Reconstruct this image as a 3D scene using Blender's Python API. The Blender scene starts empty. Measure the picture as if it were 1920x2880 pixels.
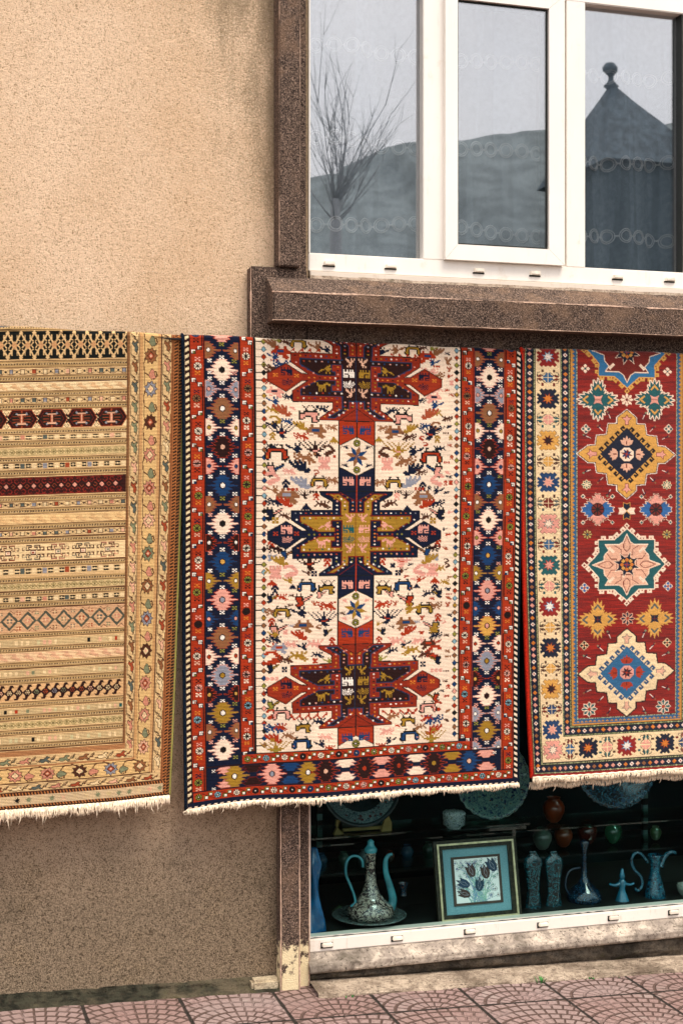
import bpy, bmesh, math, random
import numpy as np
from mathutils import Vector
D = bpy.data; SC = bpy.context.scene
# ---------------------------------------------------------------- camera
TH = math.radians(17.0); DIST = 4.314; EYE = 1.55; FPX = 4000.0
cam = D.objects.new('camera', D.cameras.new('camera')); SC.collection.objects.link(cam)
cam.location = (0, -DIST, EYE); cam.rotation_euler = (math.radians(90), 0, -TH)
cam.data.sensor_fit = 'VERTICAL'; cam.data.sensor_height = 24; cam.data.lens = 24*FPX/2880
cam.data.shift_y = -25/2880; cam.data.clip_end = 2000; cam.data.clip_start = .05
SC.camera = cam
# ---------------------------------------------------------------- sky, sun, exposure
SUN_EL, SUN_AZ = math.radians(66), math.radians(152)   # azimuth clockwise from +Y: high in front of the wall, to the right
w = D.worlds.new('World'); SC.world = w; w.use_nodes = True; nt = w.node_tree; nt.nodes.clear()
def nd(nt, t, **k):
    n = nt.nodes.new(t)
    for a, v in k.items(): setattr(n, a, v)
    return n
sky = nd(nt, 'ShaderNodeTexSky', sky_type='NISHITA', sun_disc=False, sun_elevation=SUN_EL, sun_rotation=SUN_AZ, dust_density=3.0, air_density=1.2)
tc = nd(nt, 'ShaderNodeTexCoord'); nz = nd(nt, 'ShaderNodeTexNoise'); nz.inputs['Scale'].default_value = 2.6; nz.inputs['Detail'].default_value = 7; nz.inputs['Roughness'].default_value = .6
nt.links.new(tc.outputs['Generated'], nz.inputs['Vector'])
rp = nd(nt, 'ShaderNodeValToRGB'); rp.color_ramp.elements[0].position = .3; rp.color_ramp.elements[0].color = (.62, .62, .62, 1); rp.color_ramp.elements[1].position = .66; rp.color_ramp.elements[1].color = (.97, .97, .97, 1)
mx = nd(nt, 'ShaderNodeMixRGB'); mx.inputs['Color2'].default_value = (12.5, 12.2, 12.4, 1)
bg = nd(nt, 'ShaderNodeBackground'); bg.inputs['Strength'].default_value = .078
nt.links.new(nz.outputs['Fac'], rp.inputs['Fac']); nt.links.new(rp.outputs['Color'], mx.inputs['Fac']); nt.links.new(sky.outputs['Color'], mx.inputs['Color1'])
sx = nd(nt, 'ShaderNodeSeparateXYZ'); nt.links.new(tc.outputs['Generated'], sx.inputs[0])     # an overcast sky is brightest overhead
ov = nd(nt, 'ShaderNodeMapRange'); ov.inputs['From Max'].default_value = 1; ov.inputs['To Min'].default_value = .95; ov.inputs['To Max'].default_value = 1.9; nt.links.new(sx.outputs[2], ov.inputs['Value'])
ml = nd(nt, 'ShaderNodeVectorMath', operation='SCALE'); nt.links.new(mx.outputs['Color'], ml.inputs[0]); nt.links.new(ov.outputs[0], ml.inputs['Scale'])
nt.links.new(ml.outputs[0], bg.inputs['Color']); nt.links.new(bg.outputs['Background'], nd(nt, 'ShaderNodeOutputWorld').inputs['Surface'])
sl = D.lights.new('sun', 'SUN'); sl.energy = 2.6; sl.angle = math.radians(30); sl.color = (1, .93, .82)
so = D.objects.new('sun', sl); SC.collection.objects.link(so)
sv = Vector((math.sin(SUN_AZ)*math.cos(SUN_EL), math.cos(SUN_AZ)*math.cos(SUN_EL), math.sin(SUN_EL)))
so.rotation_euler = sv.to_track_quat('Z', 'Y').to_euler()
SC.view_settings.view_transform = 'Standard'; SC.view_settings.look = 'None'; SC.view_settings.gamma = 1; SC.view_settings.exposure = .6
SC.render.engine = 'CYCLES'; SC.cycles.max_bounces = 8; SC.cycles.transparent_max_bounces = 16; SC.cycles.caustics_reflective = False; SC.cycles.caustics_refractive = False
# ---------------------------------------------------------------- helpers
cs, sn = math.cos(TH), math.sin(TH)
def at(px, py, Y=0.0):
    a = (px-960)/FPX; t = (Y+DIST)/(cs-sn*a)
    return Vector((t*(sn+cs*a), Y, EYE-(py-1415)/FPX*t))
def atn(px, py, Y):
    a = (px-960)/FPX; t = (Y+DIST)/(cs-sn*a)
    return np.stack([t*(sn+cs*a), Y+0*t, EYE-(py-1415)/FPX*t], -1)
def X_(px, Y=0.0): return at(px, 1415, Y).x
def Z_(px, py, Y=0.0): return at(px, py, Y).z
ORG = {}
def props(o, label=None, cat=None, group=None, kind=None):
    for k, v in (('label', label), ('category', cat), ('group', group), ('kind', kind)):
        if v: o[k] = v
    return o
def thing(name, label, cat, loc=(0, 0, 0), group=None, kind=None):
    o = D.objects.new(name, None); SC.collection.objects.link(o); o.location = loc; o.empty_display_size = .1
    ORG[o.name] = Vector(loc); return props(o, label, cat, group, kind)
def mesh_obj(name, V, F, m, parent=None, smooth=False, col=None):
    me = D.meshes.new(name); org = ORG.get(parent.name, Vector()) if parent else Vector()
    V = np.asarray(V, float)-np.array(org); me.from_pydata(V.tolist(), [], F)
    o = D.objects.new(name, me); SC.collection.objects.link(o); me.materials.append(m)
    if smooth: me.polygons.foreach_set('use_smooth', [True]*len(me.polygons))
    if parent: o.parent = parent
    ORG[o.name] = org
    return o
class MB:
    def __init__(s): s.v = []; s.f = []
    def add(s, V, F):
        n = len(s.v); s.v += [tuple(map(float, p)) for p in V]; s.f += [tuple(i+n for i in f) for f in F]; return s
    def box(s, x0, x1, y0, y1, z0, z1, b=0.0):
        x0, x1 = sorted((x0, x1)); y0, y1 = sorted((y0, y1)); z0, z1 = sorted((z0, z1))
        if b <= 0:
            return s.add([(x0, y0, z0), (x1, y0, z0), (x1, y1, z0), (x0, y1, z0), (x0, y0, z1), (x1, y0, z1), (x1, y1, z1), (x0, y1, z1)],
                         [(0, 3, 2, 1), (4, 5, 6, 7), (0, 1, 5, 4), (1, 2, 6, 5), (2, 3, 7, 6), (3, 0, 4, 7)])
        bm = bmesh.new(); bmesh.ops.create_cube(bm, size=1)
        for v in bm.verts: v.co = Vector(((x0+x1)/2+v.co.x*(x1-x0), (y0+y1)/2+v.co.y*(y1-y0), (z0+z1)/2+v.co.z*(z1-z0)))
        bmesh.ops.bevel(bm, geom=bm.edges[:], offset=min(b, (x1-x0)*.45, (y1-y0)*.45, (z1-z0)*.45), segments=2, affect='EDGES')
        bm.verts.index_update(); s.add([v.co for v in bm.verts], [[v.index for v in f.verts] for f in bm.faces]); bm.free(); return s
    def tube(s, P, R, n=8, cap=True, flat=1.0):
        P = [Vector(p) for p in P]; R = R if hasattr(R, '__len__') else [R]*len(P); V = []; up = None
        for i, p in enumerate(P):
            t = (P[min(i+1, len(P)-1)]-P[max(i-1, 0)]).normalized()
            a = up if up is not None else (Vector((0, 0, 1)) if abs(t.z) < .9 else Vector((0, 1, 0)))
            u = (a-t*a.dot(t)).normalized(); v = t.cross(u); up = u
            for k in range(n):
                q = 2*math.pi*k/n; V.append(p+u*math.cos(q)*R[i]+v*math.sin(q)*R[i]*flat)
        F = [(i*n+k, i*n+(k+1) % n, (i+1)*n+(k+1) % n, (i+1)*n+k) for i in range(len(P)-1) for k in range(n)]
        if cap: F += [tuple(range(n))[::-1], tuple((len(P)-1)*n+k for k in range(n))]
        return s.add(V, F)
    def lathe(s, prof, c, n=32, tilt=None, ripple=None, sq=1.0):
        V = []; c = Vector(c)
        for i, (r, z) in enumerate(prof):
            for k in range(n):
                a = 2*math.pi*k/n; rr = r*(1+(ripple[0]*math.cos(ripple[1]*a)*(i/len(prof)) if ripple else 0))
                p = Vector((rr*math.cos(a), rr*math.sin(a)*sq, z))
                if tilt: p = tilt @ p
                V.append(c+p)
        F = [(i*n+k, i*n+(k+1) % n, (i+1)*n+(k+1) % n, (i+1)*n+k) for i in range(len(prof)-1) for k in range(n)]
        return s.add(V, F)
    def prism(s, P, y0, y1):       # polygon of (x, z), extruded in y
        n = len(P); return s.add([(x, y0, z) for x, z in P]+[(x, y1, z) for x, z in P], [tuple(range(n)), tuple(range(n, 2*n))[::-1]]+[(i, i+n, (i+1) % n+n, (i+1) % n) for i in range(n)])
    def build(s, name, m, parent=None, smooth=False, **k):
        o = mesh_obj(name, s.v, s.f, m, parent, smooth)
        if k: props(o, **k)
        bm = bmesh.new(); bm.from_mesh(o.data); bmesh.ops.recalc_face_normals(bm, faces=bm.faces[:]); bm.to_mesh(o.data); bm.free()
        return o
class E:      # a socket with arithmetic
    nt = None
    def __init__(s, k): s.s = k
    @staticmethod
    def m(op, *a, clamp=False):
        n = E.nt.nodes.new('ShaderNodeMath'); n.operation = op; n.use_clamp = clamp
        for i, x in enumerate(a):
            if isinstance(x, E): E.nt.links.new(x.s, n.inputs[i])
            else: n.inputs[i].default_value = x
        return E(n.outputs[0])
    def __add__(s, o): return E.m('ADD', s, o)
    __radd__ = __add__
    def __sub__(s, o): return E.m('SUBTRACT', s, o)
    def __rsub__(s, o): return E.m('SUBTRACT', o, s)
    def __mul__(s, o): return E.m('MULTIPLY', s, o)
    __rmul__ = __mul__
    def __truediv__(s, o): return E.m('DIVIDE', s, o)
    def f(s): return E.m('FRACT', s)
    def fl(s): return E.m('FLOOR', s)
    def step(s, a, b, o0=0.0, o1=1.0):
        n = E.nt.nodes.new('ShaderNodeMapRange'); n.interpolation_type = 'SMOOTHSTEP'; E.nt.links.new(s.s, n.inputs['Value'])
        n.inputs['From Min'].default_value = a; n.inputs['From Max'].default_value = b; n.inputs['To Min'].default_value = o0; n.inputs['To Max'].default_value = o1
        return E(n.outputs[0])
class M:      # a material under construction
    def __init__(s, name, rough=.8, spec=.3, metal=0.0):
        s.m = D.materials.new(name); s.m.use_nodes = True; s.nt = s.m.node_tree; E.nt = s.nt
        s.b = s.nt.nodes['Principled BSDF']; s.b.inputs['Roughness'].default_value = rough; s.b.inputs['Specular IOR Level'].default_value = spec; s.b.inputs['Metallic'].default_value = metal
        g = s.nt.nodes.new('ShaderNodeNewGeometry'); s.pos = g.outputs['Position']
        sp = s.nt.nodes.new('ShaderNodeSeparateXYZ'); s.nt.links.new(s.pos, sp.inputs[0]); s.x, s.y, s.z = (E(k) for k in sp.outputs)
        n = s.nt.nodes.new('ShaderNodeSeparateXYZ'); s.nt.links.new(g.outputs['Normal'], n.inputs[0]); s.nz_ = E(n.outputs[2])
    def vec(s, sx, sy, sz):
        n = s.nt.nodes.new('ShaderNodeMapping'); s.nt.links.new(s.pos, n.inputs[0]); n.inputs['Scale'].default_value = (sx, sy, sz); return n.outputs[0]
    def noise(s, sc, det=3, ro=.5, st=None, off=0, dist=0):
        n = s.nt.nodes.new('ShaderNodeTexNoise'); st = st or (1, 1, 1)
        mp = s.nt.nodes.new('ShaderNodeMapping'); s.nt.links.new(s.pos, mp.inputs[0]); mp.inputs['Scale'].default_value = st; mp.inputs['Location'].default_value = (off, off*1.7, off*.6)
        s.nt.links.new(mp.outputs[0], n.inputs['Vector']); n.inputs['Scale'].default_value = sc; n.inputs['Detail'].default_value = det; n.inputs['Roughness'].default_value = ro; n.inputs['Distortion'].default_value = dist
        return E(n.outputs['Fac'])
    def vor(s, sc, feat='F1', st=(1, 1, 1), out='Distance', rnd=1):
        n = s.nt.nodes.new('ShaderNodeTexVoronoi'); n.feature = feat; s.nt.links.new(s.vec(*st), n.inputs['Vector']); n.inputs['Scale'].default_value = sc; n.inputs['Randomness'].default_value = rnd
        return E(n.outputs[out])
    def c(s, col):
        n = s.nt.nodes.new('ShaderNodeRGB'); n.outputs[0].default_value = (*map(float, lin(col)), 1); return E(n.outputs[0])
    def mix(s, f, a, b):
        n = s.nt.nodes.new('ShaderNodeMix'); n.data_type = 'RGBA'; n.clamp_factor = True
        a = s.c(a) if not isinstance(a, E) else a; b = s.c(b) if not isinstance(b, E) else b
        if isinstance(f, E): s.nt.links.new(f.s, n.inputs[0])
        else: n.inputs[0].default_value = f
        s.nt.links.new(a.s, n.inputs[6]); s.nt.links.new(b.s, n.inputs[7]); return E(n.outputs[2])
    def base(s, e):
        if not isinstance(e, E): e = s.c(e)
        s.nt.links.new(e.s, s.b.inputs['Base Color']); return s
    def rough(s, e): s.nt.links.new(e.s, s.b.inputs['Roughness']); return s
    def bump(s, e, dist=.002, st=1.0):
        n = s.nt.nodes.new('ShaderNodeBump'); n.inputs['Distance'].default_value = dist; n.inputs['Strength'].default_value = st
        s.nt.links.new(e.s, n.inputs['Height']); s.nt.links.new(n.outputs[0], s.b.inputs['Normal']); return s
def simple(name, col, rough=.6, spec=.3, metal=0.0, var=.12, sc=30, bump=0.0):
    k = M(name, rough, spec, metal); a = lin(col); n = k.noise(sc, 4)
    k.base(k.mix(n.step(.35, .65), a*(1-var), np.clip(a*(1+var), 0, 1)))
    if bump: k.bump(k.noise(sc*4, 3), bump)
    return k.m
def vn(x, y, seed=0):      # value noise
    x = np.asarray(x, float); y = np.asarray(y, float); xi = np.floor(x).astype(int); yi = np.floor(y).astype(int); fx = x-xi; fy = y-yi
    fx = fx*fx*(3-2*fx); fy = fy*fy*(3-2*fy)
    h = lambda a, b: (np.sin(a*127.1+b*311.7+seed*74.7)*43758.5453) % 1
    return (h(xi, yi)*(1-fx)+h(xi+1, yi)*fx)*(1-fy)+(h(xi, yi+1)*(1-fx)+h(xi+1, yi+1)*fx)*fy
def fbm(x, y, seed=0, o=4):
    r = 0; a = .5
    for i in range(o): r = r+a*vn(np.asarray(x)*2**i, np.asarray(y)*2**i, seed+i); a *= .5
    return r
def grid_faces(nu, nv):
    i = np.arange(nu-1)[None, :]+np.arange(nv-1)[:, None]*nu
    return np.stack([i, i+1, i+nu+1, i+nu], -1).reshape(-1, 4)
def big_grid(name, P, m, parent, colors=None, smooth=True):
    """P (nv, nu, 3) vertices; colours per vertex"""
    nv, nu = P.shape[:2]; org = np.array(ORG.get(parent.name, Vector())) if parent else np.zeros(3)
    F = grid_faces(nu, nv); me = D.meshes.new(name)
    me.vertices.add(nu*nv); me.vertices.foreach_set('co', (P.reshape(-1, 3)-org).astype(np.float32).ravel())
    me.loops.add(F.size); me.loops.foreach_set('vertex_index', F.astype(np.int32).ravel())
    me.polygons.add(len(F)); me.polygons.foreach_set('loop_start', np.arange(0, F.size, 4, dtype=np.int32)); me.polygons.foreach_set('use_smooth', np.full(len(F), smooth))
    me.update(calc_edges=True)
    if colors is not None:
        at_ = me.color_attributes.new('dye', 'FLOAT_COLOR', 'POINT')
        at_.data.foreach_set('color', np.concatenate([colors.reshape(-1, 3), np.ones((nu*nv, 1), np.float32)], 1).astype(np.float32).ravel())
    me.materials.append(m); o = D.objects.new(name, me); SC.collection.objects.link(o)
    if parent: o.parent = parent
    ORG[o.name] = Vector(org); return o
# ---------------------------------------------------------------- woven pattern canvas (numpy)
def lin(h):
    if not isinstance(h, str): return np.array(h, np.float32)
    h = PAL.get(h, h)
    c = np.array([int(h[i:i+2], 16) for i in (0, 2, 4)], np.float32) / 255
    return np.where(c <= .04045, c / 12.92, ((c + .055) / 1.055) ** 2.4).astype(np.float32)
PAL = dict(cream='f3dcc2', ecru='dcbd8c', red='a63313', dred='6e190c', brown='280f0c', navy='0b142c', blue='143a66', gold='a07a26',
           pink='df9d8c', camel='8c5c3a', grey='8c8f9b', white='f6ecdf', black='12120f', sky='7ea5b1', olive='8a8434', orange='cf7a2a',
           teal='14565a', yel='d3a04c', bone='ead4a8', sand='d8b888', tan='b88f5c', khaki='a0906a', umber='4d2a1a', rust='a04a2c',
           sage='7c8468', pinkp='e0b094', slate='55605c', rose='c98a74')
def homog(src, dst):
    A = []; b = []
    for (x, y), (u, v) in zip(src, dst):
        A.append([x, y, 1, 0, 0, 0, -u*x, -u*y]); b.append(u)
        A.append([0, 0, 0, x, y, 1, -v*x, -v*y]); b.append(v)
    return np.append(np.linalg.solve(np.array(A, float), np.array(b, float)), 1).reshape(3, 3)
def happly(Hm, p):
    p = np.asarray(p, float); q = np.c_[p, np.ones(len(p))] @ Hm.T
    return q[:, :2] / q[:, 2:]
class Cv:
    def __init__(s, x0, y0, x1, y1, k, bg):
        s.k = k; s.o = np.array([x0, y0], float); s.W = int((x1-x0)*k); s.H = int((y1-y0)*k)
        s.a = np.empty((s.H, s.W, 3), np.float32); s.a[:] = lin(bg); s.M = None; s.st = []
    def push(s, tx=0, ty=0, sx=1, sy=1, rot=0):
        c, n = math.cos(rot), math.sin(rot)
        m = np.array([[c*sx, -n*sy, tx], [n*sx, c*sy, ty], [0, 0, 1]])
        s.st.append(s.M); s.M = m if s.M is None else s.M @ m
    def pop(s): s.M = s.st.pop()
    def T(s, P):
        P = np.asarray(P, float)
        if s.M is not None: P = P @ s.M[:2, :2].T + s.M[:2, 2]
        return (P - s.o) * s.k
    def fill(s, polys, c):
        Q = [s.T(p) for p in polys]; al = np.concatenate(Q)
        x0, y0 = np.floor(al.min(0)).astype(int); x1, y1 = np.ceil(al.max(0)).astype(int)
        x0 = max(x0, 0); y0 = max(y0, 0); x1 = min(x1, s.W); y1 = min(y1, s.H)
        if x1 <= x0 or y1 <= y0: return
        X = np.arange(x0, x1)[None, :] + .5; Y = np.arange(y0, y1)[:, None] + .5
        ins = np.zeros((y1-y0, x1-x0), bool)
        for P in Q:
            B = np.roll(P, -1, 0)
            for (ax, ay), (bx, by) in zip(P, B):
                if ay == by: continue
                ins ^= ((ay > Y) != (by > Y)) & (X < (bx-ax)*(Y-ay)/(by-ay)+ax)
        s.a[y0:y1, x0:x1][ins] = lin(c)
    def poly(s, P, c, oc=None, ow=1.5):
        s.fill([P], c)
        if oc: s.line(list(P)+[P[0]], ow, oc)
    def rect(s, x0, y0, x1, y1, c): s.fill([[(x0, y0), (x1, y0), (x1, y1), (x0, y1)]], c)
    def line(s, P, w, c):
        P = np.asarray(P, float)
        for a, b in zip(P[:-1], P[1:]):
            d = b-a; L = math.hypot(*d)
            if L < 1e-6: continue
            d = d/L*w/2; n = np.array([-d[1], d[0]])
            s.fill([[a-d*.7+n, b+d*.7+n, b+d*.7-n, a-d*.7-n]], c)
    def dia(s, x, y, rx, ry, c, oc=None, ow=1.3):
        if oc: s.fill([[(x-rx-ow, y), (x, y-ry-ow), (x+rx+ow, y), (x, y+ry+ow)]], oc)
        s.fill([[(x-rx, y), (x, y-ry), (x+rx, y), (x, y+ry)]], c)
    def disc(s, x, y, rx, ry, c, n=8, rot=0.39):
        s.fill([[(x+rx*math.cos(rot+2*math.pi*i/n), y+ry*math.sin(rot+2*math.pi*i/n)) for i in range(n)]], c)
    def bmp(s, x, y, cell, rows, pal, flip=False, cy=None, vf=False, fat=0.0):
        cy = cy or cell; h = len(rows); w = max(map(len, rows))
        if vf: rows = rows[::-1]
        for j, r in enumerate(rows):
            i = 0
            while i < len(r):
                ch = r[i]; e = i
                while e < len(r) and r[e] == ch: e += 1
                if ch in pal:
                    a, b = (i-w/2)*cell, (e-w/2)*cell
                    if flip: a, b = -b, -a
                    yy = y+(j-h/2)*cy
                    s.rect(x+a-fat*cell, yy-fat*cy, x+b+fat*cell, yy+cy*(1.02+fat), pal[ch])
                i = e
    def down(s, f):
        h, w = s.H//f*f, s.W//f*f
        return s.a[:h, :w].reshape(h//f, f, w//f, f, 3).mean((1, 3))
    def speckle(s, rng, amt, row=0):
        n = rng.normal(0, amt, (s.H, s.W, 1)).astype(np.float32)
        if row:
            r = rng.normal(0, row, (s.H, s.W//24+2)).astype(np.float32)
            n[:, :, 0] += np.repeat(r, 24, 1)[:, :s.W]
        s.a *= np.clip(1+n, .5, 1.6)
# ================================================================ the building
zg = lambda X: .078-.0315*X          # the street falls to the right
def m_stucco():
    k = M('sprayed_stucco', .92, .15)
    f = k.noise(165, 4, .65, dist=.3); g = k.noise(420, 2, .5)
    big = k.noise(1.6, 5, .6); mid = k.noise(7, 5, .65, off=3)
    light = k.mix(big.step(.35, .65), 'efceac', 'e2be99'); sp = k.vor(150, 'F1', (1, 1, 1.3)); f2 = k.noise(60, 6, .75, off=12); g1 = k.vor(300, 'F1', out='Color'); g2 = k.vor(620, 'F1', out='Color'); gr = g1*.55+g2*.45
    pit = k.mix((gr*.75+f2*.55).step(.34, .62), '94744f', light); pit = k.mix(sp.step(.34, .12)*f2.step(.45, .6)*.8, pit, 'f8e8cc'); pit = k.mix(g.step(.62, .74)*.4, pit, 'a8886a')
    # grime: a soiled foot up to rug height, its edge ragged
    lo = (k.z+mid*.34-big*.30).step(1.05, .30)
    pit = k.mix(lo*.92, pit, k.mix((gr*.85+f2*.45).step(.36, .88), '2c251c', '9c8870'))
    damp = k.noise(3.1, 5, .6, off=8).step(.56, .70)*(k.z+mid*.4).step(.95, .35)
    pit = k.mix(damp*.8, pit, '2f2a1c'); bl = k.noise(4.2, 6, .7, off=21).step(.52, .66)*(k.z+mid*.3).step(1.05, .75); pit = k.mix(bl*.55, pit, k.mix(gr.step(.3, .7), '4c3c2c', 'b29a7a'))
    # run-off stains beside the window surround
    st = k.noise(5, 5, .6, (1, 1, .28), 5)
    run = (st*1.0+(k.x-.98)*.85+(k.z-2.7)*.30+(f-.5)*.7).step(.46, .72)*(k.z+st*.8).step(2.2, 3.1)
    pit = k.mix(run*.75, pit, k.mix(f.step(.38, .62), '3a2e20', '94805f'))
    k.base(pit); k.bump(gr*1.0+f*.4+f2*.9, .007, .9); return k.m
def m_brown(chip=.0):
    k = M('brown_roughcast_paint', .9, .15)
    f = k.noise(230, 3, .6, dist=.4); big = k.noise(4, 5, .65); w = k.noise(22, 5, .7, off=4)
    sp = k.vor(190, 'F1'); h = k.vor(420, 'F1', out='Color')*.5+f*.4+sp*.2; c = k.mix(h.step(.44, .64), '2a201b', '68564a'); c = k.mix(h.step(.66, .78)*.7, c, 'a88c7a')
    c = k.mix((big+w*.5).step(.76, .95)*.45, c, '866a54')
    # paint flaked off at the foot of the pillar
    c = k.mix(((.30-k.z)*2.3+w*1.1+k.noise(60, 4, .7)*.5).step(1.10, 1.20), c, 'dcc8a0')
    # pale worn arrises
    g = k.nt.nodes.new('ShaderNodeNewGeometry'); pt = E(g.outputs['Pointiness'])
    k.base(c); k.bump(f+w*.3, .004, .9); return k.m
def m_white(nm='white_upvc', col='efe7dc', dirt=.55):
    k = M(nm, .38, .4); n = k.noise(3, 5, .6, (1, 1, .4)); s = k.noise(40, 5, .7, (1, 1, .2), 3); d = k.noise(11, 5, .7, off=6)
    c = k.mix(n.step(.35, .65), col, lin(col)*.93); c = k.mix(s.step(.56, .72)*dirt*.4, c, 'b79c80'); c = k.mix(d.step(.6, .72)*dirt*.5, c, 'c9b298'); k.base(c); k.bump(s, .0006, .3); return k.m
def m_concrete(nm, a, b, c2, sc=26, bmp=.006, moss=.5):
    k = M(nm, .95, .12); f = k.noise(sc*7, 4, .65); m = k.noise(sc, 6, .68, dist=.5); q = k.noise(5, 5, .6, off=2)
    c = k.mix(m.step(.36, .60), a, b); c = k.mix(q.step(.5, .66)*.8, c, c2); c = k.mix(f.step(.42, .34)*.8, c, '221c16'); c = k.mix(k.noise(sc*2.2, 6, .75, off=6, dist=1.2).step(.47, .40)*.45, c, '3c3228')
    if moss: c = k.mix((m+q).step(1.1, 1.3)*moss, c, '3c3a20')
    k.base(c); k.bump(m*1.2+f*.7, bmp, 1); return k.m
MS, MBR, MW = m_stucco(), m_brown(), m_white()
MCAP = simple('cap_plastic', 'e9ddcb', .5); MGAS = simple('black_gasket', '14160f', .5); MMORT = m_concrete('mortar', '8d7a68', 'a99684', '6a5a4c')
MSTONE = m_concrete('pale_stone_ledge', 'c2b2a0', '8d8074', '665c52', 16, .003, .3); MROUGH = m_concrete('broken_concrete', '8c7a68', 'bca892', '6a5a4c', 22, .012, .35)
MGREY = m_concrete('grey_cement', '4b443c', '6c6154', '2a251f', 24, .008, .6); MFOOT = m_concrete('mossy_footing', '1f1f18', '3c3a2e', '6b5f4c', 24, .01, .6)
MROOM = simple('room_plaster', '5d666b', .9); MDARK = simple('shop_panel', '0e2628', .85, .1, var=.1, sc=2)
def glass(name, fac, tint, rough=0.0, wav=.0, rf=.5):
    m = D.materials.new(name); m.use_nodes = True; nt = m.node_tree; nt.nodes.clear()
    tr = nd(nt, 'ShaderNodeBsdfTransparent'); tr.inputs[0].default_value = (*tint, 1); gl = nd(nt, 'ShaderNodeBsdfGlossy'); gl.inputs['Roughness'].default_value = rough
    mxs = nd(nt, 'ShaderNodeMixShader'); lw = nd(nt, 'ShaderNodeLayerWeight'); lw.inputs[0].default_value = .3 if fac else .12
    ma = nd(nt, 'ShaderNodeMath', operation='MULTIPLY_ADD'); ma.inputs[1].default_value = rf; ma.inputs[2].default_value = fac
    nt.links.new(lw.outputs['Fresnel'], ma.inputs[0]); nt.links.new(ma.outputs[0], mxs.inputs[0]); nt.links.new(tr.outputs[0], mxs.inputs[1]); nt.links.new(gl.outputs[0], mxs.inputs[2])
    if wav:
        g = nd(nt, 'ShaderNodeNewGeometry'); n = nd(nt, 'ShaderNodeTexNoise'); n.inputs['Scale'].default_value = 2.2; bp = nd(nt, 'ShaderNodeBump'); bp.inputs['Distance'].default_value = wav
        nt.links.new(g.outputs['Position'], n.inputs['Vector']); nt.links.new(n.outputs['Fac'], bp.inputs['Height']); nt.links.new(bp.outputs[0], gl.inputs['Normal'])
    nt.links.new(mxs.outputs[0], nd(nt, 'ShaderNodeOutputMaterial').inputs['Surface']); return m
GWIN = glass('double_glazing', .30, (.95, .97, .99), .012, .0004); GSHOP = glass('shop_glass', .0, (.84, .93, .92), rf=.5); GSHELF = glass('shelf_glass', .12, (.7, .95, .9))
B = thing('shop_building', 'cream stucco building front with brown window surrounds, above the pink paving', 'building', (1.2, .1, 0))
XL = X_(866); XR = X_(2330); ZS = Z_(866, 786); ZT = Z_(1400, -70); ZC = 1.86; ZB = .133
wl = MB()
wl.box(-2.2, XL, 0, .28, -.25, 4.4); wl.box(XR, XR+1.4, 0, .28, -.25, 4.4)
wl.box(XL, XR, 0, .28, ZC, ZS); wl.box(XL, XR, 0, .28, ZT, 4.4); wl.box(XL, XR, .0, .28, -.25, ZB)
wl.build('wall', MS, B)
# brown surround: pillar strips, the block below them, apron under the sill
bx = .004
sr = MB(); Yp = -.07
xa, xb = X_(785, Yp), X_(845, Yp)
zs0 = Z_(785, 748, Yp)
sr.box(xa, xb, Yp, -.001, zs0+.0005, 4.3, bx); sr.build('window_surround', MBR, B); sr = MB(); sr.box(xb+.0005, X_(861, -.045), -.045, -.002, Z_(866, 810), 4.3, .003)
sr.build('inner_surround', MBR, B); sr = MB(); xr0 = XR+.02; sr.box(xr0+.0, xr0+.075, Yp, -.001, zs0+.0005, 4.3, bx)
sr.build('window_surround', MBR, B)
ap = MB(); Ya = -.05; z0_ = Z_(768, 901, -.135); xap = X_(704, Ya)
ap.box(xap, X_(864, Ya), Ya, -.001, 1.90, zs0, .006); ap.build('apron_block', MBR, B); ap = MB(); ap.box(X_(864, Ya)+.0005, XR+.3, Ya-.0005, -.001, 1.90, z0_+.03, .002); ap.build('apron_panel', MBR, B)
si = MB(); Ysi = -.135; x0 = X_(768, Ysi); z0 = Z_(768, 901, Ysi); z1 = Z_(768, 818, Ysi)
x1 = XR+.12; zb = Z_(900, 790, -.0)
bm = bmesh.new()
prof = [(-.0508, z0), (Ysi, z0), (Ysi, z1), (-.045, zb+.000), (.02, zb+.006)]
vv = [[bm.verts.new((x, y, z)) for y, z in prof] for x in np.linspace(x0, x1, 60)]
for i in range(59):
    for j in range(4): bm.faces.new((vv[i][j], vv[i][j+1], vv[i+1][j+1], vv[i+1][j]))
bm.faces.new(vv[0]); bm.faces.new(vv[-1][::-1])
eds = [e for e in bm.edges if all(abs(v.co.y-Ysi) < 1e-5 for v in e.verts)]
bmesh.ops.bevel(bm, geom=eds, offset=.005, segments=2, affect='EDGES')
for v in bm.verts:
    n1 = float(fbm(v.co.x*14, v.co.z*30+v.co.y*20, 3))-.47; v.co.z += n1*.006; v.co.y += n1*.004
bm.verts.index_update(); V = [v.co.copy() for v in bm.verts]; F = [[v.index for v in f.verts] for f in bm.faces]; bm.free()
sob = MB().add(V, F).build('window_sill', MBR, B)
ws = MB()     # worn front arris of the sill, its edge highlight painted as pale strips
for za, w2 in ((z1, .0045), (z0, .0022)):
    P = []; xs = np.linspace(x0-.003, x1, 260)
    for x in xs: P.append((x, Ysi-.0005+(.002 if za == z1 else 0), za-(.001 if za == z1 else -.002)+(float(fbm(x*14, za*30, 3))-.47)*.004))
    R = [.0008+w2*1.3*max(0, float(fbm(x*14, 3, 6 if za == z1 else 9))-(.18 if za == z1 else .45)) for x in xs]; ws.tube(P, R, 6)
ws.tube([(x0, Ysi, z) for z in np.linspace(z0, z1, 12)], [.004+.004*random.random() for _ in range(12)], 6) if 0 else None
ws.build('worn_highlight_edge', simple('pale_worn_highlight', 'c0a08a', .95, .1, var=.25, sc=90, bump=.003), sob)
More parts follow.
